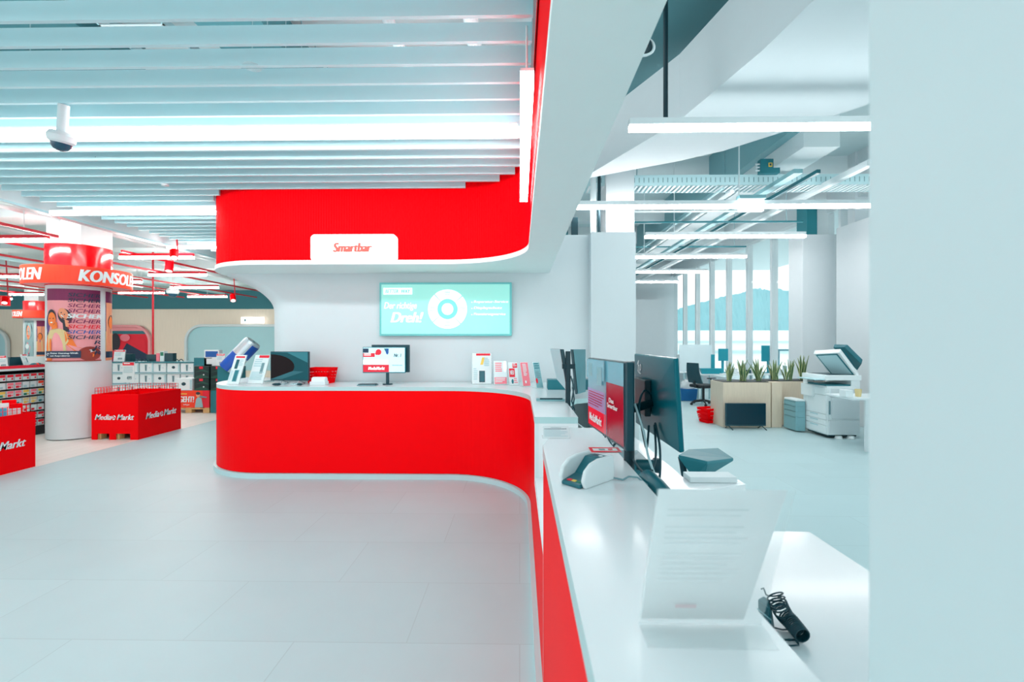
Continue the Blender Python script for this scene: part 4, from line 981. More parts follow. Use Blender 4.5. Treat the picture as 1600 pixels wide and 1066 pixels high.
obj('disc', MB().lathe([(0, -.002), (.055, .0), (.057, .004), (0, .006)], ACR, 28), k, smooth=True); obj('stem', MB().cyl((0, 0, .05), (0, 0, 3.85-p.z), .004, STEEL, 6), k)
for i, (px, py, y) in enumerate(((207, 311, 5.7), (258, 291, 5.05))):
    p = aty(px, py, y); m = MB().lathe([(0, p.z), (.035, p.z+.005), (.04, p.z+.02), (.012, p.z+.028), (.012, 3.385)], GREY3 if i == 0 else WHITE, 18, (p.x, y)); one('smoke_detector', m, ('dark' if i == 0 else 'white')+' small detector under the slats above the round column', 'sensor', smooth=True)
for i, (px, py0, py1, y) in enumerate(((151, 247, 236, 4.375), (180.5, 260, 250, 4.799), (208.5, 275, 264, 5.011), (234, 287, 279, 5.435))):
    a = aty(px, py0, y); one('sprinkler', MB().cyl((a.x, y, a.z), (a.x, y, 3.38), .006, GREY3 if i else WHITE, 8).cyl((a.x, y, a.z), (a.x, y, a.z+.01), .014, GREY3, 10), '%s sprinkler pin below the slats counted from the dome camera' % ORD[i], 'sprinkler', 'sprinkler pins')
# services under the store ceiling
def pipe(name, pts, r, m, label, cat='pipe', group=None): one(name, MB().tube(pts, r, m, 10), label, cat, group, smooth=True)
pipe('ceiling_pipe', [(-7.6, 2.5, 3.6), (-7.6, 19, 3.6)], .05, WHITE, 'white pipe under the store ceiling left of the slats', group='white pipes under the store ceiling')
pipe('ceiling_pipe', [(-9.4, 2.5, 3.65), (-9.4, 19, 3.65)], .07, WHITE, 'thicker white pipe under the store ceiling farther left', group='white pipes under the store ceiling')
pipe('ceiling_pipe', [(-12.5, 4, 3.62), (-12.5, 19, 3.62)], .06, GREY, 'grey pipe under the store ceiling at far left', group='white pipes under the store ceiling')
for i, yy in enumerate((7.2, 9.6, 12.4, 15.5)):
    one('ceiling_duct', MB().box(-22, -6.55, yy, yy+.5, 3.6, 3.845, (WHITE, CEIL, WHITE, CEIL)[i]), '%s flat white duct crossing the store ceiling' % ORD[i], 'duct', 'ducts across the store ceiling')
for i in range(4):
    a = atz((215, 282, 350, 60)[i], (468, 468, 468, 470)[i], 3.8)
    one('ceiling_strip_light', MB().box(a.x-.03, a.x+.03, 14.5, 18.6, 3.81, 3.852, LITW), 'narrow strip light flush in the rear store ceiling, '+('beside the red pole', 'below the third red lamp', 'nearest the counter wall', 'left of the round column')[i], 'strip light', 'rear ceiling strip lights')
# ============================================================ red promotion bins
def wire_grid(m, x0, x1, y0, y1, z0, z1, step, r=.004):
    def rail_(p0, p1): m.tube([p0, p1], r, RED, 4)
    for (ax, ay), (bx, by) in (((x0, y0), (x1, y0)), ((x1, y0), (x1, y1)), ((x1, y1), (x0, y1)), ((x0, y1), (x0, y0))):
        L = math.hypot(bx-ax, by-ay); n = int(L/step)
        for i in range(n+1):
            t = i/n; x, y = ax+(bx-ax)*t, ay+(by-ay)*t; rail_((x, y, z0), (x, y, z1))
        for z in (z1, (z0+z1)/2): rail_((ax, ay, z), (bx, by, z))
def bin_(x0, x1, y0, y1, h, label):
    k = thing('promotion_bin', ((x0+x1)/2, (y0+y1)/2, 0), label, 'promotion bin', group='red cardboard promotion bins')
    m = MB(); t = .012
    # front panel with two pallet openings
    w_ = x1-x0
    for u0, u1, z0 in ((0, .12, 0), (.12, .38, .10), (.38, .52, 0), (.52, .83, .10), (.83, 1, 0)): m.box(x0+w_*u0, x0+w_*u1, y0, y0+t, z0, h, RED)
    cv = Canvas(m, plane_fn((x0, y0, 0), (w_, 0, 0), (0, 0, h)), .0015); cv.logo(.07, .44, .92, .56, PAPER)
    obj('front_panel', m, k, world=True)
    m = MB().box(x1-t, x1, y0+t, y1, 0.004, h, RED); cv = Canvas(m, plane_fn((x1, y0, 0), (0, y1-y0, 0), (0, 0, h)), .0015); cv.logo(.16, .42, .88, .56, PAPER); obj('side_panel', m, k, world=True)
    obj('side_panel', MB().box(x0, x0+t, y0+t, y1, 0.004, h, RED), k, world=True); obj('rear_panel', MB().box(x0+t, x1-t, y1-t, y1, 0.004, h, RED), k, world=True)
    obj('floor_panel', MB().box(x0+t, x1-t, y0+t, y1-t, .12, .135, RED), k, world=True)
    m = MB(); wire_grid(m, x0+.03, x1-.03, y0+.03, y1-.03, h, h+.10, .05, .003); obj('wire_rim', m, k, world=True, label='red wire rim')
    return k
def pallet(x0, x1, y0, y1, label, w_=PALLET, z=0):
    k = thing('pallet', ((x0+x1)/2, (y0+y1)/2, z), label, 'pallet', group='wooden pallets')
    for i in range(5): xa = x0+(x1-x0-.1)*i/4; obj('deck_board', MB().box(xa, xa+.1, y0, y1, z+.1, z+.12, w_), k, world=True)
    for i in range(3):
        for j in range(3): xa = x0+(x1-x0-.1)*i/2; ya = y0+(y1-y0-.1)*j/2; obj('block', MB().box(xa, xa+.1, ya, ya+.1, z+.004, z+.1, w_), k, world=True)
    return k
bin_(-6.93, -6.165, 7.25, 8.18, .735, 'red promotion bin with wire rim standing right in front of the round column')
pallet(-6.90, -6.2, 7.28, 8.1, 'wooden pallet inside the red bin before the round column')
bin_(-6.95, -6.165, 4.75, 5.69, .70, 'red promotion bin cut off by the left edge of the photo')
m = MB(); cv = Canvas(m, plane_fn((-6.75, 5.55, .70), (.45, .12, 0), (0, 0, .2)), .002, 0)
# picture box and red packs standing in the left bin
def pack(x, y, z, w_, d_, h_, base, art, label, cat='carton', group=None, rz=0, name='carton'):
    k = MB().box(-w_/2, w_/2, -d_/2, d_/2, 0, h_, base)
    if art: art(Canvas(k, plane_fn((-w_/2, -d_/2, 0), (w_, 0, 0), (0, 0, h_)), .0012))
    o = obj(name, k, label=label, cat=cat, group=group); o.location = (x, y, z); o.rotation_euler = (0, 0, rz); return o
def art_pic(cv): cv.rect(.05, .1, .95, .92, CYANP); cv.ell(.5, .6, .25, .2, PAPER); cv.ell(.7, .3, .15, .12, PAPERP); cv.ell(.25, .3, .14, .12, BLUE)
def art_mix(c1, c2):
    def f(cv): cv.rect(.08, .55, .92, .92, c1); cv.rect(.15, .1, .6, .45, c2); cv.ell(.7, .35, .15, .15, PAPER)
    return f
pack(-6.36, 5.36, .14, .30, .05, .70, PAPER, art_pic, 'tall white pack with a blue picture in the left red bin', rz=.8)
for i, (x, y, z, hh, c1, c2) in enumerate(((-6.28, 5.56, .14, .68, PAPER, YEL), (-6.40, 5.60, .14, .72, PAPERP, PAPER))):
    pack(x, y, z, .12, .05, hh, RED, art_mix(c1, c2), ('slim red pack with yellow print in the left red bin', 'slim red pack with pink print in the left red bin')[i], rz=.75)
# ============================================================ black product rack at the left, packs hanging in rows
k = thing('product_rack', (-8.6, 6.9, 0), 'black metal product rack left of the round column', 'product rack')
yr0, yr1 = 5.4, 7.78
obj('back_panel', MB().box(-8.66, -8.60, yr0, yr1, .05, 1.10, TRUEBLACK), k, world=True)
obj('base', MB().box(-8.66, -8.22, yr0, yr1, 0.004, .14, TRUEBLACK), k, world=True)
obj('end_frame', MB().box(-8.66, -8.20, yr1, yr1+.1, 0.004, 1.12, TRUEBLACK), k, world=True)
obj('end_frame', MB().box(-8.66, -8.20, yr0-.05, yr0, 0.004, 1.12, TRUEBLACK), k, world=True)
obj('top_shelf', MB().box(-8.95, -8.15, yr0-.1, yr1+.12, 1.12, 1.155, PAPER), k, world=True)
obj('price_strip', MB().box(-8.16, -8.145, yr0-.1, yr1+.12, 1.155, 1.20, PAPERR), k, world=True)
rows = 7; rnd = random.Random(5); pal = [(PAPERR, PAPER), (PAPER, GREY), (YEL, GREENP), (SHIRT, YEL), (PAPER, PAPERR), (PAPERR, PAPER), (PAPERR, GREY)]
rows_nm = ['top', 'second', 'third', 'fourth', 'fifth', 'sixth', 'bottom']
for r_ in range(rows):
    z = 1.085-.133*(r_+1)
    obj('shelf', MB().box(-8.60, -8.24, yr0, yr1, z-.012, z-.004, TRUEBLACK), k, world=True)
    for c_ in range(10):
        y = yr1-.075-.118*c_; c1, c2 = pal[r_]
        if rnd.random() < .3: c1, c2 = rnd.choice([(CYANP, PAPER), (PAPERP, PAPERR), (GREY, MTEAL), (ORANGE, PAPER)])
        m = MB().box(-8.30, -8.25, y-.05, y+.05, z, z+.105, PAPER)
        cv = Canvas(m, plane_fn((-8.25, y-.05, z), (0, .1, 0), (0, 0, .105)), .001); cv.rect(.05, .55, .95, .95, c1); cv.rect(.1, .1, .6, .45, c2); cv.ell(.75, .3, .15, .15, c1)
        one('product_pack', m, 'small boxed product, %s from the rear end in the %s row of the black rack' % (ORD[c_], rows_nm[r_]), 'product pack', 'small packs in the black rack')
# things on top of the rack
def tt(px, py, y): return aty(px, py, y)
a = tt(15, 572, 7.0); b = tt(38, 557, 7.0)
k = thing('monitor', ((a.x+b.x)/2, 7.0, 1.155), 'small black monitor on top of the product rack', 'monitor')
def pat(px0, py0, px1, py1, x, zbase=1.156):
    """rectangle facing +x on the plane X=x"""
    p0, p1 = atx(px0, py1, x), atx(px1, py1, x); return p0.y, p1.y, atx((px0+px1)/2, py0, x).z
y0_, y1_, z1_ = pat(15, 558, 38, 572, -8.5); obj('casing', MB().box(-8.53, -8.5, y0_, y1_, 1.19, z1_, BLACK), k, world=True); obj('foot', MB().box(-8.6, -8.42, y0_+.05, y1_-.05, 1.156, 1.19, BLACK), k, world=True)
y0_, y1_, z1_ = pat(40, 553, 50, 572, -8.4)
leaf_stand('leaflet_stand', (-8.42, (y0_+y1_)/2, 1.156), y1_-y0_, z1_-1.156, PI/2, .35, 'tilted white leaflet on top of the product rack', 'leaflet stand', 'stands in the store', art_flyer)
y0_, y1_, z1_ = pat(-6, 556, 14, 574, -8.3)
leaf_stand('price_tag', (-8.3, (y0_+y1_)/2, 1.156), y1_-y0_, z1_-1.156, PI/2, .25, 'large white price sheet at the left edge on the product rack', 'price sign', 'white price signs with red header', art_tag)
for i, (px, col, nm_) in enumerate(((53, MTEAL, 'teal game controller'), (60, BLACK, 'black game controller'), (56.5, ORANGE, 'orange game controller'))):
    p = atx(px, 570 if i < 2 else 574, -8.4); m = MB(); c0 = Vector((-8.4, p.y, 1.19)); m.ell(c0, .04, .055, .03, col); m.ell(c0+Vector((.01, .05, -.01)), .035, .025, .024, col); m.ell(c0+Vector((.01, -.05, -.01)), .035, .025, .024, col)
    one('game_controller', m, nm_+' displayed on the rear end of the product rack', 'game controller', 'controllers on the rack', smooth=True)
# ============================================================ console shelf behind the bins
gx0, gx1, gy = aty(172, 600, 10.8).x, aty(304, 600, 10.8).x, 10.8
k = thing('console_shelf', ((gx0+gx1)/2, 10.55, 0), 'pale glass-topped shelf unit full of white console cartons', 'shelf unit')
for z in (.04, .31, .575, .84, 1.105): obj('shelf', MB().box(gx0, gx1+.1, gy-.02, gy+.5, z-.03, z-.006, MTEAL if z > 1.05 else GREY), k, world=True)
obj('back_panel', MB().box(gx0, gx1+.1, gy+.47, gy+.5, .02, 1.07, WHITE), k, world=True)
for x in (gx0, (gx0+gx1)/2, gx1+.08): obj('upright', MB().box(x, x+.02, gy-.02, gy+.5, 0.004, 1.095, GREY), k, world=True)
def art_con(flip):
    def f(cv):
        cv.rect(.02, .02, .98, .98, PAPER)
        if flip: cv.ell(.5, .55, .13, .15, BLACK, 14); cv.rect(.86, .1, .98, .9, GREY)
        else: cv.poly([(.42, .15), (.56, .15), (.60, .85), (.38, .85)], PAPERG); cv.rect(.45, .2, .51, .8, INK); cv.ell(.75, .5, .03, .03, BLUE, 8)
        cv.rect(0, 0, 1, .03, CYANP)
    return f
nb = 6; wb = (gx1-gx0-.06)/nb; rn = ['upper', 'second', 'third', 'lowest']
for r_, z in enumerate((.842, .577, .312, .042)):
    for c_ in range(nb):
        if c_ == 3 and r_ == 0: pass
        pack(gx0+.04+wb*(c_+.5), gy+.16, z, wb*.94, .30, .225 if r_ else .225, GREY, art_con((c_+r_) % 3 == 1), 'white console carton, %s from the left in the %s row of the console shelf' % (ORD[c_], rn[r_]), 'carton', 'white console cartons', name='console_carton')
# on top of the console shelf
def ptag(px0, px1, py0, py1, y, label, zb, lean=.12):
    p0, p1 = aty(px0, py1, y), aty(px1, py0, y); leaf_stand('price_tag', ((p0.x+p1.x)/2, y, zb), p1.x-p0.x, p1.z-zb, 0, lean, label, 'price sign', 'white price signs with red header', art_tag)
zg = 1.10
ptag(177, 194, 547, 565, 10.9, 'white price sign on the left of the console shelf top', zg)
ptag(337, 350, 553, 565, 10.18, 'white price sign seen beside the giant can', 1.04)
a = aty(246, 566, 10.45)
for i, (px0, px1, py0, col, nm_) in enumerate(((196, 208, 553, BLACK, 'dark headset box'), (232, 246, 554, BLACK, 'flat black box behind the headsets'), (247, 252, 552, PAPERP, 'slim pink pack'), (253, 259, 549, PAPER, 'white and green pack'), (260, 273, 552, BLACK, 'dark box right of the white pack'), (306, 334, 559, MTEAL, 'flat teal device'), (322, 345, 547, PAPER, 'white carton with a blue corner'))):
    yy = 11.1 if i < 5 else 10.28; p0, p1 = aty(px0, 566, yy), aty(px1, py0, yy); pack((p0.x+p1.x)/2, yy, zg if i < 5 else 1.04, p1.x-p0.x, .12, p1.z-(zg if i < 5 else 1.04), col, art_mix(BLUE, PAPER) if i == 6 else (art_mix(GREENP, PAPER) if i == 3 else None), nm_+' on top of the console display', 'box', 'small boxes on top of the console display', name='display_box')
for i, px in enumerate((212, 218, 224, 230, 276, 283)):
    p = aty(px, 563, 10.95); pts = [(p.x-.055+.11*q_/8, 10.95, zg+.005+.05*math.sin(PI*q_/8)) for q_ in range(9)]
    one('headset', MB().tube(pts, .011, BLACK, 6), 'black headset, %s from the left on the console shelf' % ORD[i], 'headset', 'headsets on the console shelf', smooth=True)
k = thing('tag_post', (aty(159, 600, 8.6).x, 8.6, 0), 'white price sign on a thin post right of the round column', 'price sign', group='white price signs with red header')
p0, p1 = aty(149.5, 598, 8.6), aty(169, 568, 8.6); xm = (p0.x+p1.x)/2
m = MB().box(p0.x, p1.x, 8.59, 8.6, p0.z, p1.z, PAPER); art_tag(Canvas(m, plane_fn((p0.x, 8.59, p0.z), (p1.x-p0.x, 0, 0), (0, 0, p1.z-p0.z)), .001)); obj('sheet', m, k, world=True); obj('post', MB().cyl((xm, 8.61, 0.004), (xm, 8.61, p0.z), .008, STEEL), k, world=True)
k = thing('tag_post', (aty(201, 600, 9.6).x, 9.6, 0), 'white price sign on a thin post in front of the console cartons', 'price sign', group='white price signs with red header')
p0, p1 = aty(192, 598, 9.6), aty(210.5, 566, 9.6); xm = (p0.x+p1.x)/2
m = MB().box(p0.x, p1.x, 9.59, 9.6, p0.z, p1.z, PAPER); art_tag(Canvas(m, plane_fn((p0.x, 9.59, p0.z), (p1.x-p0.x, 0, 0), (0, 0, p1.z-p0.z)), .001)); obj('sheet', m, k, world=True); obj('post', MB().cyl((xm, 9.61, 0.004), (xm, 9.61, p0.z), .008, STEEL), k, world=True)
# pallet island with orange skirt, white and black console cartons on it
py_ = 9.25
px0_, px1_ = aty(272, 640, py_).x, aty(328, 640, py_).x
px0_, px1_ = -7.25, -6.22
k = thing('pallet_display', ((px0_+px1_)/2, 9.0, 0), 'orange advertising skirt on a wooden pallet left of the counter', 'display')
yp = (H-.0)*F/(647-533)
def sk(px): return aty(px, 640, yp).x
x0s, x1s = sk(262), sk(327)
for i in range(5): xa = x0s+(x1s-x0s-.1)*i/4; obj('deck_board', MB().box(xa, xa+.1, yp, yp+.75, .10, .12, PALLET), k, world=True)
obj('deck_board', MB().box(x0s, x1s, yp-.001, yp+.08, .085, .11, PALLET), k, world=True)
for xa in (x0s, (x0s+x1s)/2-.07, x1s-.14):
    for ya in (yp, yp+.62): obj('block', MB().box(xa, xa+.14, ya, ya+.12, .004, .085, PALLET), k, world=True)
m = MB().box(x0s, x1s, yp, yp+.72, .12, .50, ORANGE)
cv = Canvas(m, plane_fn((x0s, yp, .12), (x1s-x0s, 0, 0), (0, 0, .38)), .002)
cv.rect(.84, 0, 1, 1, PAPERR); cv.text("DAS GEHT!", -.0, .32, .64, .66, PAPER, .04, .1); cv.text('billiger', .38, .12, .54, .22, PAPER, .0, .1)
cv.poly([(.66, .02), (.69, .5), (.74, .62), (.82, .55), (.86, .02)], PAPERG); cv.ell(.74, .75, .05, .14, SKIN, 12); cv.ell(.74, .84, .055, .09, HAIR, 12); cv.poly([(.78, .72), (.95, .64), (.95, .58), (.78, .6)], GREY3)
cv.lines(.05, .72, .5, .84, 1, YEL, .5)
obj('advertising_skirt', m, k, world=True, label='orange skirt with white lettering')
def art_xb(cv): cv.rect(.02, .02, .98, .98, XBOX); cv.poly([(.0, .1), (.55, .35), (1, .1), (1, .0), (0, 0)], XBOXG); cv.poly([(0, .5), (.6, .75), (1, .55), (1, .48), (.5, .6)], XBOXG); cv.ell(.65, .3, .05, .06, PAPER, 10); cv.rect(.35, .78, .6, .98, PAPERR)
for c_, (pa, pb) in enumerate(((303, 326), (329, 352))):
    for r_ in range(2):
        p0, p1 = aty(pa, 600, yp), aty(pb, 600, yp); z = .502+.27*r_
        pack((p0.x+p1.x)/2, yp+.2, z, p1.x-p0.x, .38, .265, XBOX, art_xb, 'black-green carton, %s of the %s stack beside the counter end' % (('lower', 'upper')[r_], ('left', 'right')[c_]), 'carton', 'black and green console cartons', name='console_carton')
one('carton_plinth', MB().box(sk(329), sk(352), yp, yp+.5, 0.004, .50, MTEAL), 'dark plinth under the right stack of black-green cartons', 'plinth')
for c_, (pa, pb) in enumerate(((273, 300),)):
    p0, p1 = aty(pa, 600, yp), aty(pb, 600, yp); pack((p0.x+p1.x)/2, yp+.2, .502, p1.x-p0.x, .38, .26, PAPER, art_con(True), 'white console carton standing beside the black-green cartons', 'carton', 'white console cartons', name='console_carton')
# giant drinks can tilted on the display
e1 = aty(396, 534, 9.9); d_ = (aty(352, 580, 9.75)-e1).normalized(); rca = .185
k = thing('giant_can', e1+d_*.4, 'giant tilted blue and silver drinks can behind the counter end', 'drinks can')
a_ = d_.orthogonal().normalized(); b_ = d_.cross(a_)
m = MB(); n = 32; L = .78
for seg_ in range(2):
    for i in range(n):
        t0, t1 = 2*PI*i/n, 2*PI*(i+1)/n; l0, l1 = L*seg_/2+(.05 if seg_ == 0 else 0), L*(seg_+1)/2
        def P_(t, l): return e1+d_*l+(a_*math.cos(t)+b_*math.sin(t))*rca
        c_ = CANBLUE if ((i//(n//4)) % 2 == 0) ^ (seg_ == 1) else SILVER
        m.add([P_(t0, l0), P_(t1, l0), P_(t1, l1), P_(t0, l1)], [(0, 1, 2, 3)], c_)
obj('body', m, k, world=True, smooth=True)
m = MB(); m.cyl(e1+d_*.05, e1, rca, SILVER, 32, r1=rca*.86); m.cyl(e1+d_*.012, e1+d_*.010, rca*.80, PAPER, 32); obj('lid', m, k, world=True, label='silver lid')
tc_ = e1-d_*.004; obj('pull_tab', MB().tube([tc_+(a_*math.cos(t)+b_*math.sin(t)*1.6)*.03 for t in [q_*.5 for q_ in range(13)]], .008, GREY3, 6), k, world=True)
e2 = e1+d_*L; obj('stand', MB().box(e2.x-.15, e2.x+.25, e2.y-.1, e2.y+.25, 0.004, e2.z+.05, MTEAL), k, world=True)
# shelves running behind the counter end (dark backs)
a, b = aty(352, 600, 8.9), aty(424, 574, 8.9)
# ============================================================ OFFICE
def art_tv(cv): cv.rect(0, 0, 1, 1, SCRD)
yp_ = 8.47
p0, p1 = aty(1129.6, 667, yp_), aty(1205.5, 598, yp_)
zpl = p1.z
k = thing('planter_box', ((p0.x+p1.x)/2, yp_+.3, 0), 'light oak planter box behind the small television', 'planter', group='oak planter boxes')
obj('box', MB().box(p0.x, p1.x-.01, yp_, yp_+.55, 0.003, zpl, WOOD), k, world=True, bevel=.004)
obj('soil', MB().box(p0.x+.03, p1.x-.04, yp_+.03, yp_+.52, zpl-.002, zpl+.012, TRUEBLACK), k, world=True)
q1 = aty(1262, 598, yp_)
k2 = thing('planter_box', ((p1.x+q1.x)/2, yp_+.3, 0), 'light oak planter box partly hidden by the drawer unit and copier', 'planter', group='oak planter boxes')
obj('box', MB().box(p1.x+.01, 5.85, yp_+.24, yp_+.75, 0.003, zpl, WOOD), k2, world=True, bevel=.004)
obj('box_front_lip', MB().box(p1.x+.01, 4.84, yp_+.01, yp_+.24, 0.003, zpl, WOOD), k2, world=True)
obj('soil', MB().box(p1.x+.04, 5.80, yp_+.27, yp_+.72, zpl-.002, zpl+.012, TRUEBLACK), k2, world=True)
def snake_plant(px, ptop, label, sd, y=None, spread=.14):
    rnd = random.Random(sd); y = y or yp_+.22; c = aty(px, 598, y); hh = aty(px, ptop, y).z-zpl
    k = thing('snake_plant', (c.x, y, zpl+.01), label, 'plant', group='snake plants in the oak planters')
    for i in range(11):
        ang = rnd.uniform(0, 2*PI); ln = rnd.uniform(.05, 1)*spread; h_ = hh*rnd.uniform(.62, 1.0) if i else hh; wd = rnd.uniform(.026, .036)
        bx, by = rnd.uniform(-.05, .05), rnd.uniform(-.05, .05); tx, ty = bx+ln*math.cos(ang), by+ln*math.sin(ang)
        fa = rnd.uniform(-.7, .7); sx, sy = math.cos(fa), math.sin(fa)
        for part, m_, k_, off in (('leaf', LEAFE, 1.0, .002), ('leaf', LEAF, .62, -.002)):
            pass
        m = MB()
        for m_, kk_, off in ((LEAFE, 1.0, 0), (LEAF, .66, -.004)):
            v = []; N2 = 7
            for j in range(N2+1):
                t = j/N2; w2 = wd*kk_*(.55+.9*t if t < .45 else (1-t)**.7*1.35)*.9
                if j == N2: w2 = .001
                cx_, cy_ = bx+(tx-bx)*t**1.4, by+(ty-by)*t**1.4+off; z = h_*t
                v += [(cx_-sx*w2, cy_-sy*w2, z), (cx_, cy_+.012, z), (cx_+sx*w2, cy_+sy*w2, z), (cx_, cy_-.004, z)]
            f = []
            for j in range(N2):
                for q_ in range(4): f.append((4*j+q_, 4*j+(q_+1) % 4, 4*j+4+(q_+1) % 4, 4*j+4+q_))
            m.add(v, f, m_)
        obj('leaf', m, k, smooth=True)
snake_plant(1139, 566, 'leftmost snake plant in the oak planters', 1)
snake_plant(1161, 563, 'second snake plant from the left in the oak planters', 2)
snake_plant(1184, 562, 'third snake plant from the left, at the seam side of the first planter', 3, spread=.18)
snake_plant(1210, 563, 'fourth snake plant from the left, first one in the right planter', 4, yp_+.45)
snake_plant(1231, 562, 'fifth snake plant from the left, in the middle of the right planter', 5, yp_+.45)
snake_plant(1255, 556, 'rightmost snake plant next to the copier', 6, yp_+.45)
# television on the floor
yt_ = 8.28; p0, p1 = aty(1134.5, 666, yt_), aty(1197, 630.5, yt_)
k = thing('television', ((p0.x+p1.x)/2, yt_, 0), 'small dark television standing on the floor against the planter', 'television')
obj('casing', MB().box(p0.x, p1.x, yt_, yt_+.05, .065, p1.z, BLACK), k, world=True, bevel=.004)
m = MB(); cv = Canvas(m, plane_fn((p0.x+.01, yt_, .09), (p1.x-p0.x-.02, 0, 0), (0, 0, p1.z-.1)), .001); cv.rect(0, 0, 1, 1, SCRD); obj('screen', m, k, world=True)
for x in (p0.x+.05, p1.x-.07): obj('leg', MB().tube([(x, yt_+.03, .07), (x+.03, yt_-.10, .008), (x, yt_+.03, .07), (x-.0, yt_+.14, .008)], .009, BLACK, 6), k, world=True)
# drawer pedestal
k = thing('drawer_unit', (4.98, 8.3, 0), 'grey-blue drawer pedestal between planter and copier', 'drawer unit')
y0_, y1_ = 8.05, 8.42; xa = 4.84
obj('body', MB().box(xa+.01, 5.0, y0_, y1_, .02, .54, GREY2), k, world=True, bevel=.004)
for i, (z0_, z1_) in enumerate(((.03, .26), (.268, .36), (.368, .45), (.458, .53))):
    dd = obj('drawer', MB().box(xa-.005, xa+.01, y0_+.005, y1_-.005, z0_, z1_, GREY2), k, world=True)
    obj('handle', MB().box(xa-.008, xa-.004, y0_+.03, y1_-.03, z1_-.012, z1_-.004, GREY3), dd, world=True)
    obj('drawer_front', MB().box(xa+.02, 4.99, y0_-.008, y0_, z0_, z1_, GREY2), k, world=True)
obj('cushion', MB().box(xa, 5.0, y0_, y1_, .54, .575, PAPER), k, world=True, bevel=.012)
# copier
k = thing('copier', (5.3, 7.9, 0), 'large white office copier with its lid open', 'copier')
cx0, cx1, cy0, cy1 = 5.02, 5.56, 7.52, 8.15
obj('body', MB().box(cx0+.01, cx1, cy0+.01, cy1, .06, .86, PAPER), k, world=True, bevel=.008)
obj('base', MB().box(cx0+.05, cx1-.03, cy0+.05, cy1-.05, .03, .07, BLACK), k, world=True)
for x in (cx0+.2, cx1-.14): obj('stabiliser_foot', MB().lathe([(0, .003), (.06, .003), (.045, .045), (0, .05)], PAPER, 16, (x, cy0+.02)), k, world=True, smooth=True)
for z0_, z1_ in ((.08, .21), (.22, .30), (.31, .39), (.40, .70)):
    dd = obj('paper_drawer', MB().box(cx0-.006, cx0+.01, cy0+.02, cy1-.02, z0_, z1_, PAPER), k, world=True, bevel=.003)
    if z1_ < .5: obj('handle', MB().box(cx0-.009, cx0-.005, cy0+.22, cy0+.42, z1_-.03, z1_-.012, GREY), dd, world=True)
obj('front_cover', MB().box(cx0-.006, cx0+.01, cy0+.02, cy1-.02, .71, .83, PAPER), k, world=True, bevel=.003)
dd = obj('side_door', MB().box(cx0+.03, cx1-.02, cy0-.006, cy0+.01, .08, .30, WHITE), k, world=True, bevel=.003)
dd = obj('side_door', MB().box(cx0+.08, cx1-.02, cy0-.008, cy0+.01, .33, .66, WHITE), k, world=True, bevel=.003)
obj('handle', MB().box(cx0+.03, cx0+.05, cy0-.012, cy0, .40, .62, GREY3), dd, world=True)
obj('side_door', MB().box(cx0+.05, cx1-.02, cy0-.006, cy0+.01, .69, .82, WHITE), k, world=True, bevel=.003)
obj('toner_tower', MB().box(cx0-.05, cx0+.07, cy0+.3, cy1-.02, .66, .86, PAPER), k, world=True, bevel=.006)
obj('output_tray', MB().box(cx0+.01, cx1-.10, cy0+.03, cy1-.05, .86, .885, MTEAL), k, world=True)
obj('rear_column', MB().box(cx1-.14, cx1, cy0+.01, cy1, .86, 1.0, PAPER), k, world=True)
obj('scanner_bed', MB().box(cx0-.02, cx1+.02, cy0, cy1, .955, 1.04, PAPER), k, world=True, bevel=.008)
obj('support', MB().box(cx0+.0, cx0+.10, cy1-.12, cy1, .86, .96, PAPER), k, world=True)
obj('scan_glass', MB().box(cx0+.05, cx1-.04, cy0+.05, cy1-.06, 1.04, 1.045, BLACK), k, world=True)
obj('control_panel', MB().box(cx0-.18, cx0+.02, cy0+.02, cy0+.5, .955, .975, GREY), k, world=True, bevel=.004)
hb = [aty(1301, 590, 7.9), aty(1341, 590, 7.55), aty(1312, 551, 7.55), aty(1271, 553, 7.9)]
nl = Vector((.0, .045, .05)); nh = Vector((.05, .05, .06))
obj('lid', MB().hexa([hb[0], hb[1], hb[1]+nh, hb[0]+nh], [hb[3], hb[2], hb[2]+nh, hb[3]+nh], PAPER), k, world=True, bevel=.008, label='open document lid')
m = MB(); cv = Canvas(m, plane_fn(hb[0], hb[1]-hb[0], hb[3]-hb[0]), .003); cv.rect(.06, .06, .94, .96, MTEAL); cv.rect(.11, .14, .88, .92, GREY); obj('lid_pad', m, k, world=True)
fd = [aty(1315, 549, 7.75), aty(1340, 572, 7.6)]
obj('document_feeder', MB().hexa([aty(1300, 549, 7.95)+nh, aty(1318, 548, 7.75)+nh, aty(1345, 575, 7.55)+nh, aty(1338, 585, 7.75)+nh], [aty(1302, 543, 8.0)+nh, aty(1323, 544, 7.8)+nh, aty(1347, 568, 7.6)+nh, aty(1340, 578, 7.8)+nh], DTEAL), k, world=True, bevel=.01)
# side table with cup at right
ys_ = 6.9; p0, p1 = aty(1310, 618, ys_), aty(1405, 694, ys_)
k = thing('side_table', (p0.x+.4, ys_, 0), 'white side table at the right edge in front of the copier', 'table')
zt2 = .78
obj('table_top', MB().box(p0.x, p0.x+1.2, ys_-.3, ys_+.3, zt2-.03, zt2, WHITE), k, world=True, bevel=.004)
obj('leg_panel', MB().box(p0.x+.2, p0.x+1.1, ys_-.27, ys_-.24, 0.003, zt2-.03, WHITE), k, world=True)
p = aty(1341, 612, ys_-.1)
one('cup', MB().lathe([(0, zt2), (.035, zt2), (.045, zt2+.11), (.04, zt2+.11), (.032, zt2+.01)], SHIRT, 20, (p.x, p.y)), 'beige paper cup on the white side table', 'cup', smooth=True)
p = aty(1322, 612, ys_-.1); one('paper_box', MB().box(p.x-.06, p.x+.05, p.y-.08, p.y+.06, zt2+.001, zt2+.10, PAPER), 'pale green-white box left of the cup on the side table', 'box', bevel=.004)
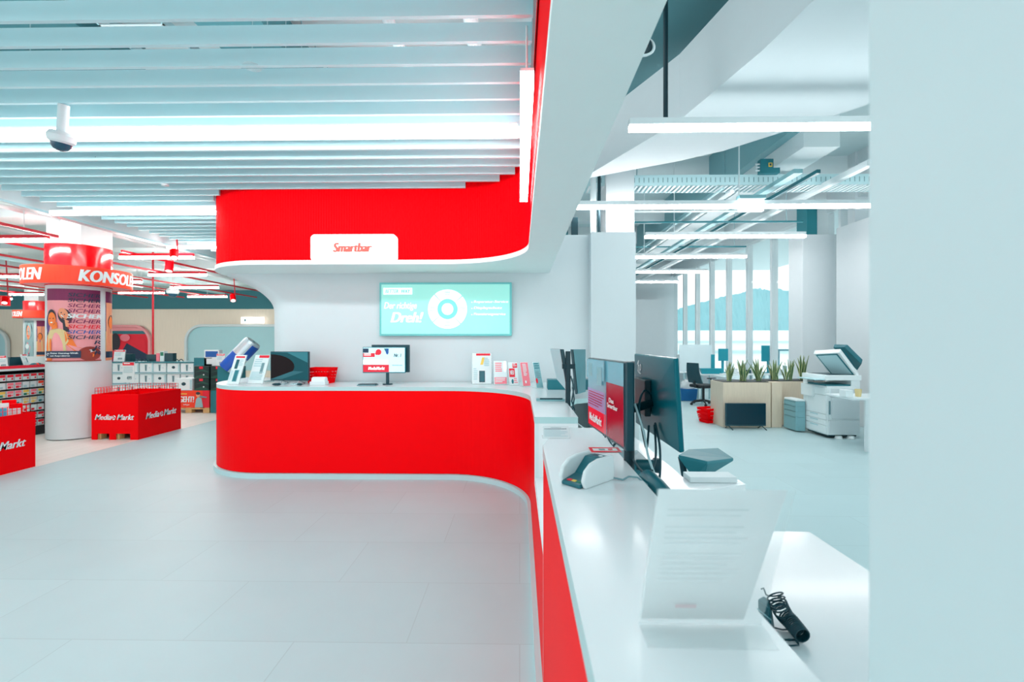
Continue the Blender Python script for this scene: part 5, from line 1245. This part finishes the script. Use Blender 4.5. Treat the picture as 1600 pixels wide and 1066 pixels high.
# red basket stack
p = atz(1116, 662, 0)
bk = basket('shopping_basket', (p.x-.0, p.y+.15, .003), .42, .30, .20, .3, 'lower red shopping basket on the floor beside the planter', 'stacked red baskets')
dup(bk, (p.x-.0, p.y+.15, .085), .3, 'upper red shopping basket on the floor beside the planter')
# desks and work places behind the planters
def desk(x0, x1, y0, y1, z, label, group='white work desks in the office'):
    k = thing('desk', ((x0+x1)/2, (y0+y1)/2, 0), label, 'desk', group=group)
    obj('desktop', MB().box(x0, x1, y0, y1, z-.03, z, PAPER), k, world=True, bevel=.004)
    for x in (x0+.05, x1-.09): obj('leg', MB().box(x, x+.04, y0+.05, y0+.09, 0.003, z-.03, GREY), k, world=True); obj('leg', MB().box(x, x+.04, y1-.09, y1-.05, 0.003, z-.03, GREY), k, world=True)
    return k
yD = (H-.75)*F/(581-533)
a = aty(1055, 583, yD); desk(a.x-.2, aty(1096, 583, yD).x, yD, yD+1.1, .75, 'white desk above the blue bin in the office')
yE = (H-.75)*F/(584.5-533); xE = aty(1094, 592, yE).x
desk(xE, xE+1.72, yE, yE+.8, .75, 'white desk behind the left planter')
desk(xE+1.74, xE+3.2, yE, yE+.8, .75, 'white desk behind the right planter')
def dark_monitor(px0, px1, py0, py1, y, label, mt=MTEAL):
    p0, p1 = aty(px0, py1, y), aty(px1, py0, y); xm = (p0.x+p1.x)/2
    k = thing('monitor', (xm, y, .75), label, 'monitor', group='teal monitors seen from behind in the office')
    obj('casing', MB().box(p0.x, p1.x, y, y+.04, p0.z, p1.z, mt), k, world=True, bevel=.006); obj('stand', MB().box(xm-.03, xm+.03, y+.04, y+.07, .752, p1.z-.1, mt), k, world=True); obj('stand_base', MB().box(xm-.12, xm+.12, y-.06, y+.14, .752, .765, mt), k, world=True)
TEALL = mat('backlit_teal', (20, 150, 168), .5)
dark_monitor(1191, 1214, 567, 540, yE+.45, 'square teal monitor back against the window right of middle', TEALL) if False else None
p0, p1 = aty(1190.5, 565, yE+.5), aty(1213.5, 540, yE+.5)
dark_monitor(1190.5, 1213.5, 540, 565, yE+.5, 'square teal monitor back standing against the bright windows', TEALL)
dark_monitor(1123, 1138, 545, 564, yE+.55, 'teal monitor back left of the window mullion, above the plants', TEALL)
dark_monitor(1111.5, 1117, 554, 577, yE+.3, 'narrow teal monitor seen edge-on behind the office chair', TEALL)
p0, p1 = aty(1097, 584, yE+.05), aty(1128, 576, yE+.05)
one('laptop', MB().hexa([(p0.x, yE+.05, .752), (p1.x-.06, yE+.05, .752), (p1.x-.1, yE+.25, .752), (p0.x+.05, yE+.25, .752)], [(p0.x-.03, yE+.05, p1.z), (p1.x, yE+.05, p1.z), (p1.x-.02, yE+.25, p1.z), (p0.x, yE+.25, p1.z)], TEALL), 'teal tray-like device on the desk behind the chair', 'device', bevel=.005)
for i, (px, w_, h_, c_) in enumerate(((1150, .10, .12, WHITE), (1160, .06, .16, GREY), (1170, .12, .09, BLACK), (1178, .07, .13, PAPER), (1222, .15, .10, PAPER), (1228, .07, .2, GREY), (1128, .06, .13, TEALL))):
    p = aty(px, 580, yE+.3); one('desk_item', MB().box(p.x-w_/2, p.x+w_/2, yE+.3, yE+.4, .752, .752+h_, c_), '%s small desk item counted from the left behind the plants' % ORD[i], 'desk item', 'small items on the desks', bevel=.005)
p0, p1 = aty(1214, 547, yE+.5), aty(1232, 546, yE+.5)
one('desk_shelf', MB().box(p0.x, p1.x+.2, yE+.55, yE+.7, p0.z-.03, p0.z+.02, TEALL).box(p0.x+.1, p0.x+.13, yE+.6, yE+.63, .752, p0.z-.03, TEALL), 'teal horizontal shelf bar right of the square monitor', 'shelf')
one('privacy_screen', MB().box(aty(1062, 580, 12.6).x, aty(1112, 580, 12.6).x, 12.6, 12.63, .76, 1.5, FROST).box(aty(1062, 580, 12.6).x+.1, aty(1062, 580, 12.6).x+.14, 12.6, 12.64, 0.003, .76, GREY).box(aty(1108, 580, 12.6).x, aty(1109.5, 580, 12.6).x, 12.6, 12.64, 0.003, .76, GREY), 'frosted privacy screen behind the desk with the blue bin', 'screen')
p0, p1 = aty(1062, 567, 11.6), aty(1077, 557, 11.5)
one('white_printer', MB().box(aty(1062, 583, yD+.4).x, aty(1077, 583, yD+.4).x, yD+.4, yD+.7, .752, aty(1070, 554, yD+.4).z, PAPER), 'white box-shaped printer on the desk above the blue bin', 'printer', bevel=.01)
# blue bin with a bag
pb_ = atz(1072, 627, 0); y = pb_.y; x0_, x1_ = aty(1063, 627, y).x, aty(1090, 627, y).x; zb_ = aty(1072, 608, y).z
k = thing('waste_bin', ((x0_+x1_)/2, y+.2, 0), 'blue plastic bin stuffed with a white bag under the desk', 'bin')
obj('body', MB().hexa([(x0_+.03, y, .003), (x1_-.03, y, .003), (x1_-.03, y+.35, .003), (x0_+.03, y+.35, .003)], [(x0_, y-.02, zb_), (x1_, y-.02, zb_), (x1_, y+.38, zb_), (x0_, y+.38, zb_)], BLUEBOX), k, world=True, bevel=.01)
m = MB(); m.ell(((x0_+x1_)/2, y+.18, zb_+.03), .17, .15, .2, BAG, 18, 12); rnd = random.Random(4)
for v in m.v: v += Vector((rnd.uniform(-.02, .02), rnd.uniform(-.02, .02), rnd.uniform(-.03, .03)))
for v in m.v: v.z = max(v.z, zb_-.05)
one('plastic_bag', m, 'crumpled white plastic bag bulging from the blue bin', 'bag', smooth=True)
# swivel chair
pc_ = atz(1099, 633, 0)
k = thing('office_chair', (pc_.x, pc_.y, 0), 'black swivel office chair on castors left of the planter', 'chair', rz=2.0)
obj('seat', MB().box(-.24, .24, -.24, .24, .44, .52, TRUEBLACK), k, bevel=.03)
m = MB(); N2 = 8
for i in range(N2):
    t0, t1 = i/N2, (i+1)/N2
    def bk_(t): return .24+.10*t+.03*math.sin(PI*t), .56+.5*t, .22-.04*t
    y0b, z0b, w0b = bk_(t0); y1b, z1b, w1b = bk_(t1)
    m.hexa([(-w0b, y0b, z0b), (w0b, y0b, z0b), (w0b, y0b+.03, z0b), (-w0b, y0b+.03, z0b)], [(-w1b, y1b, z1b), (w1b, y1b, z1b), (w1b, y1b+.03, z1b), (-w1b, y1b+.03, z1b)], BLACK)
obj('backrest', m, k); obj('back_support', MB().tube([(0, .1, .44), (0, .28, .46), (0, .29, .62)], .025, TRUEBLACK, 8), k)
obj('gas_lift', MB().cyl((0, 0, .1), (0, 0, .44), .03, TRUEBLACK, 12), k)
for sx in (-1, 1): obj('armrest', MB().tube([(sx*.2, .05, .45), (sx*.28, .05, .5), (sx*.28, .05, .68)], .015, TRUEBLACK, 6).box(sx*.28-.03, sx*.28+.03, -.1, .15, .68, .70, TRUEBLACK), k)
for i in range(5):
    t = 2*PI*i/5; e = (.31*math.cos(t), .31*math.sin(t)); b_ = obj('base_arm', MB().tube([(0, 0, .12), (e[0], e[1], .075)], [.03, .016], TRUEBLACK, 8), k); obj('castor', MB().cyl((e[0]-.02, e[1], .033), (e[0]+.02, e[1], .033), .03, TRUEBLACK, 12), b_)
# services under the office ceiling
def perf2(x0, x1, y, z, dpt, h_):
    m = MB(); m.box(x0, x1, y, y+.006, z, z+h_, GREY).box(x0, x1, y+dpt, y+dpt+.006, z, z+h_, GREY)
    x = x0
    while x < x1: m.box(x, x+.035, y, y+dpt, z, z+.006, WHITE).box(x+.04, x+.052, y-.002, y, z+h_*.3, z+h_*.75, GREY3); x += .075
    return m
yT = 7.25; p0, p1 = aty(915, 291, yT), aty(1400, 268, yT)
k = thing('cable_tray', (2.5, yT, p0.z), 'perforated white cable tray crossing the office under the ceiling', 'cable tray')
obj('tray', perf2(.95, 5.9, yT, p0.z, .35, .17), k, world=True)
for i, x in enumerate((1.9, 4.2)): obj('hanger', MB().cyl((x, yT+.17, p0.z), (x, yT+.17, 5.3), .008, STEEL, 6), k, world=True)
a = aty(1186, 272, yT-.05); b = aty(1216, 250, yT-.05)
k = thing('junction_box', (a.x, yT-.05, a.z), 'teal junction box mounted over the cable tray', 'junction box')
m = MB().box(a.x, b.x, yT-.10, yT-.004, a.z, b.z, MTEAL); cv = Canvas(m, plane_fn((a.x, yT-.10, a.z), (b.x-a.x, 0, 0), (0, 0, b.z-a.z)), .002); cv.rect(.4, .42, .6, .72, YEL); cv.rect(.45, .5, .55, .66, INK); obj('body', m, k, world=True)
for i in range(3): obj('gland', MB().cyl((a.x-.06, yT-.06, a.z+.05+.05*i), (a.x, yT-.06, a.z+.05+.05*i), .012, WHITE, 8), k, world=True)
def along(ratio, z, r_, y0, y1, m, label, box=None):
    x = ratio*(z-H)
    if box: one('ceiling_channel', MB().box(x-box[0]/2, x+box[0]/2, y0, y1, z, z+box[1], m), label, 'cable channel', 'channels running away under the office ceiling')
    else: one('ceiling_pipe', MB().cyl((x, y0, z), (x, y1, z), r_, m, 12), label, 'pipe', 'pipes running away under the office ceiling', smooth=True)
along(1.42, 3.95, .035, 7.2, 19, WHITE, 'white pipe nearest the long office beam')
along(1.33, 4.0, .02, 7.2, 19, GREY, 'thin grey pipe left of the long office beam')
along(1.66, 3.9, 0, 6.3, 19, GREY2, 'grey-blue channel right of the long office beam', (.12, .06))
along(1.78, 3.9, 0, 6.3, 19, DTEAL, 'dark channel running towards the windows', (.05, .05))
along(2.0, 4.0, 0, 6.3, 19, WHITE, 'white channel nearest the windows', (.10, .08))
for i, (px0, px1, py) in enumerate(((975, 1254, 347.5), (992, 1166, 386), (992, 1160, 331))):
    y = (8.6, 11.6, 7.9)[i]; p0, p1 = aty(px0, py, y), aty(px1, py, y)
    one('cross_pipe', MB().cyl((max(p0.x, .95), y, p0.z), (p1.x, y, p0.z), .018, (MTEAL, MTEAL, WHITE)[i], 8).cyl((p1.x-.3, y, p0.z), (p1.x-.3, y, 5.3), .008, STEEL, 6), ('thin teal pipe crossing between the second and third office lamps', 'thin teal pipe crossing below the third office lamp', 'white pipe crossing right behind the second office lamp')[i], 'pipe', 'pipes crossing the office', smooth=True)
p = aty(929, 330, 6.9); one('vertical_pipe', MB().cyl((p.x, 7.02, 2.99), (p.x, 7.02, 5.2), .045, WHITE, 14), 'white vertical pipe above the wall beside the column', 'pipe', smooth=True)
p = aty(938, 330, 6.95); one('vertical_pipe', MB().cyl((p.x, 7.05, 2.99), (p.x, 7.05, 5.2), .025, BLACKM, 12), 'dark vertical pipe above the wall beside the column', 'pipe', smooth=True)
p = aty(897, 352, 7.0); one('wall_post', MB().box(p.x-.04, p.x+.06, 7.0, 7.05, 2.99, 3.5, BLACKM), 'short black post behind the slanting soffit edge', 'post')
p = aty(1012, 68, 2.3)
k = thing('ceiling_loudspeaker', (.55, 2.6, 3.0), 'white ring-shaped fitting peeking out at the soffit edge', 'loudspeaker')
p = aty(1010, 72, 2.7)
m = MB(); c0 = Vector((p.x-.03, 2.7, p.z)); m.tube([c0+Vector((.075*math.cos(t), .03*math.sin(t), .075*math.sin(t)+.0)) for t in [2*PI*q_/20 for q_ in range(21)]], .008, WHITE, 8)
k.location = c0; obj('ring', m, k, world=True, smooth=True); obj('cone', MB().ell(c0, .066, .02, .066, BLACKM), k, world=True, smooth=True); obj('hanging_rod', MB().cyl(c0+Vector((0, 0, .07)), (c0.x, c0.y, 5.3), .005, STEEL, 6), k, world=True)
# low white building outside
one('outdoor_building', MB().box(14, 60, 48, 60, -1, 2.7, OUTW).box(14, 60, 47.8, 48, .3, .6, GREY).box(14, 60, 47.8, 48, 1.4, 1.6, GREY), 'long low white building outside below the wooded hill', 'building')
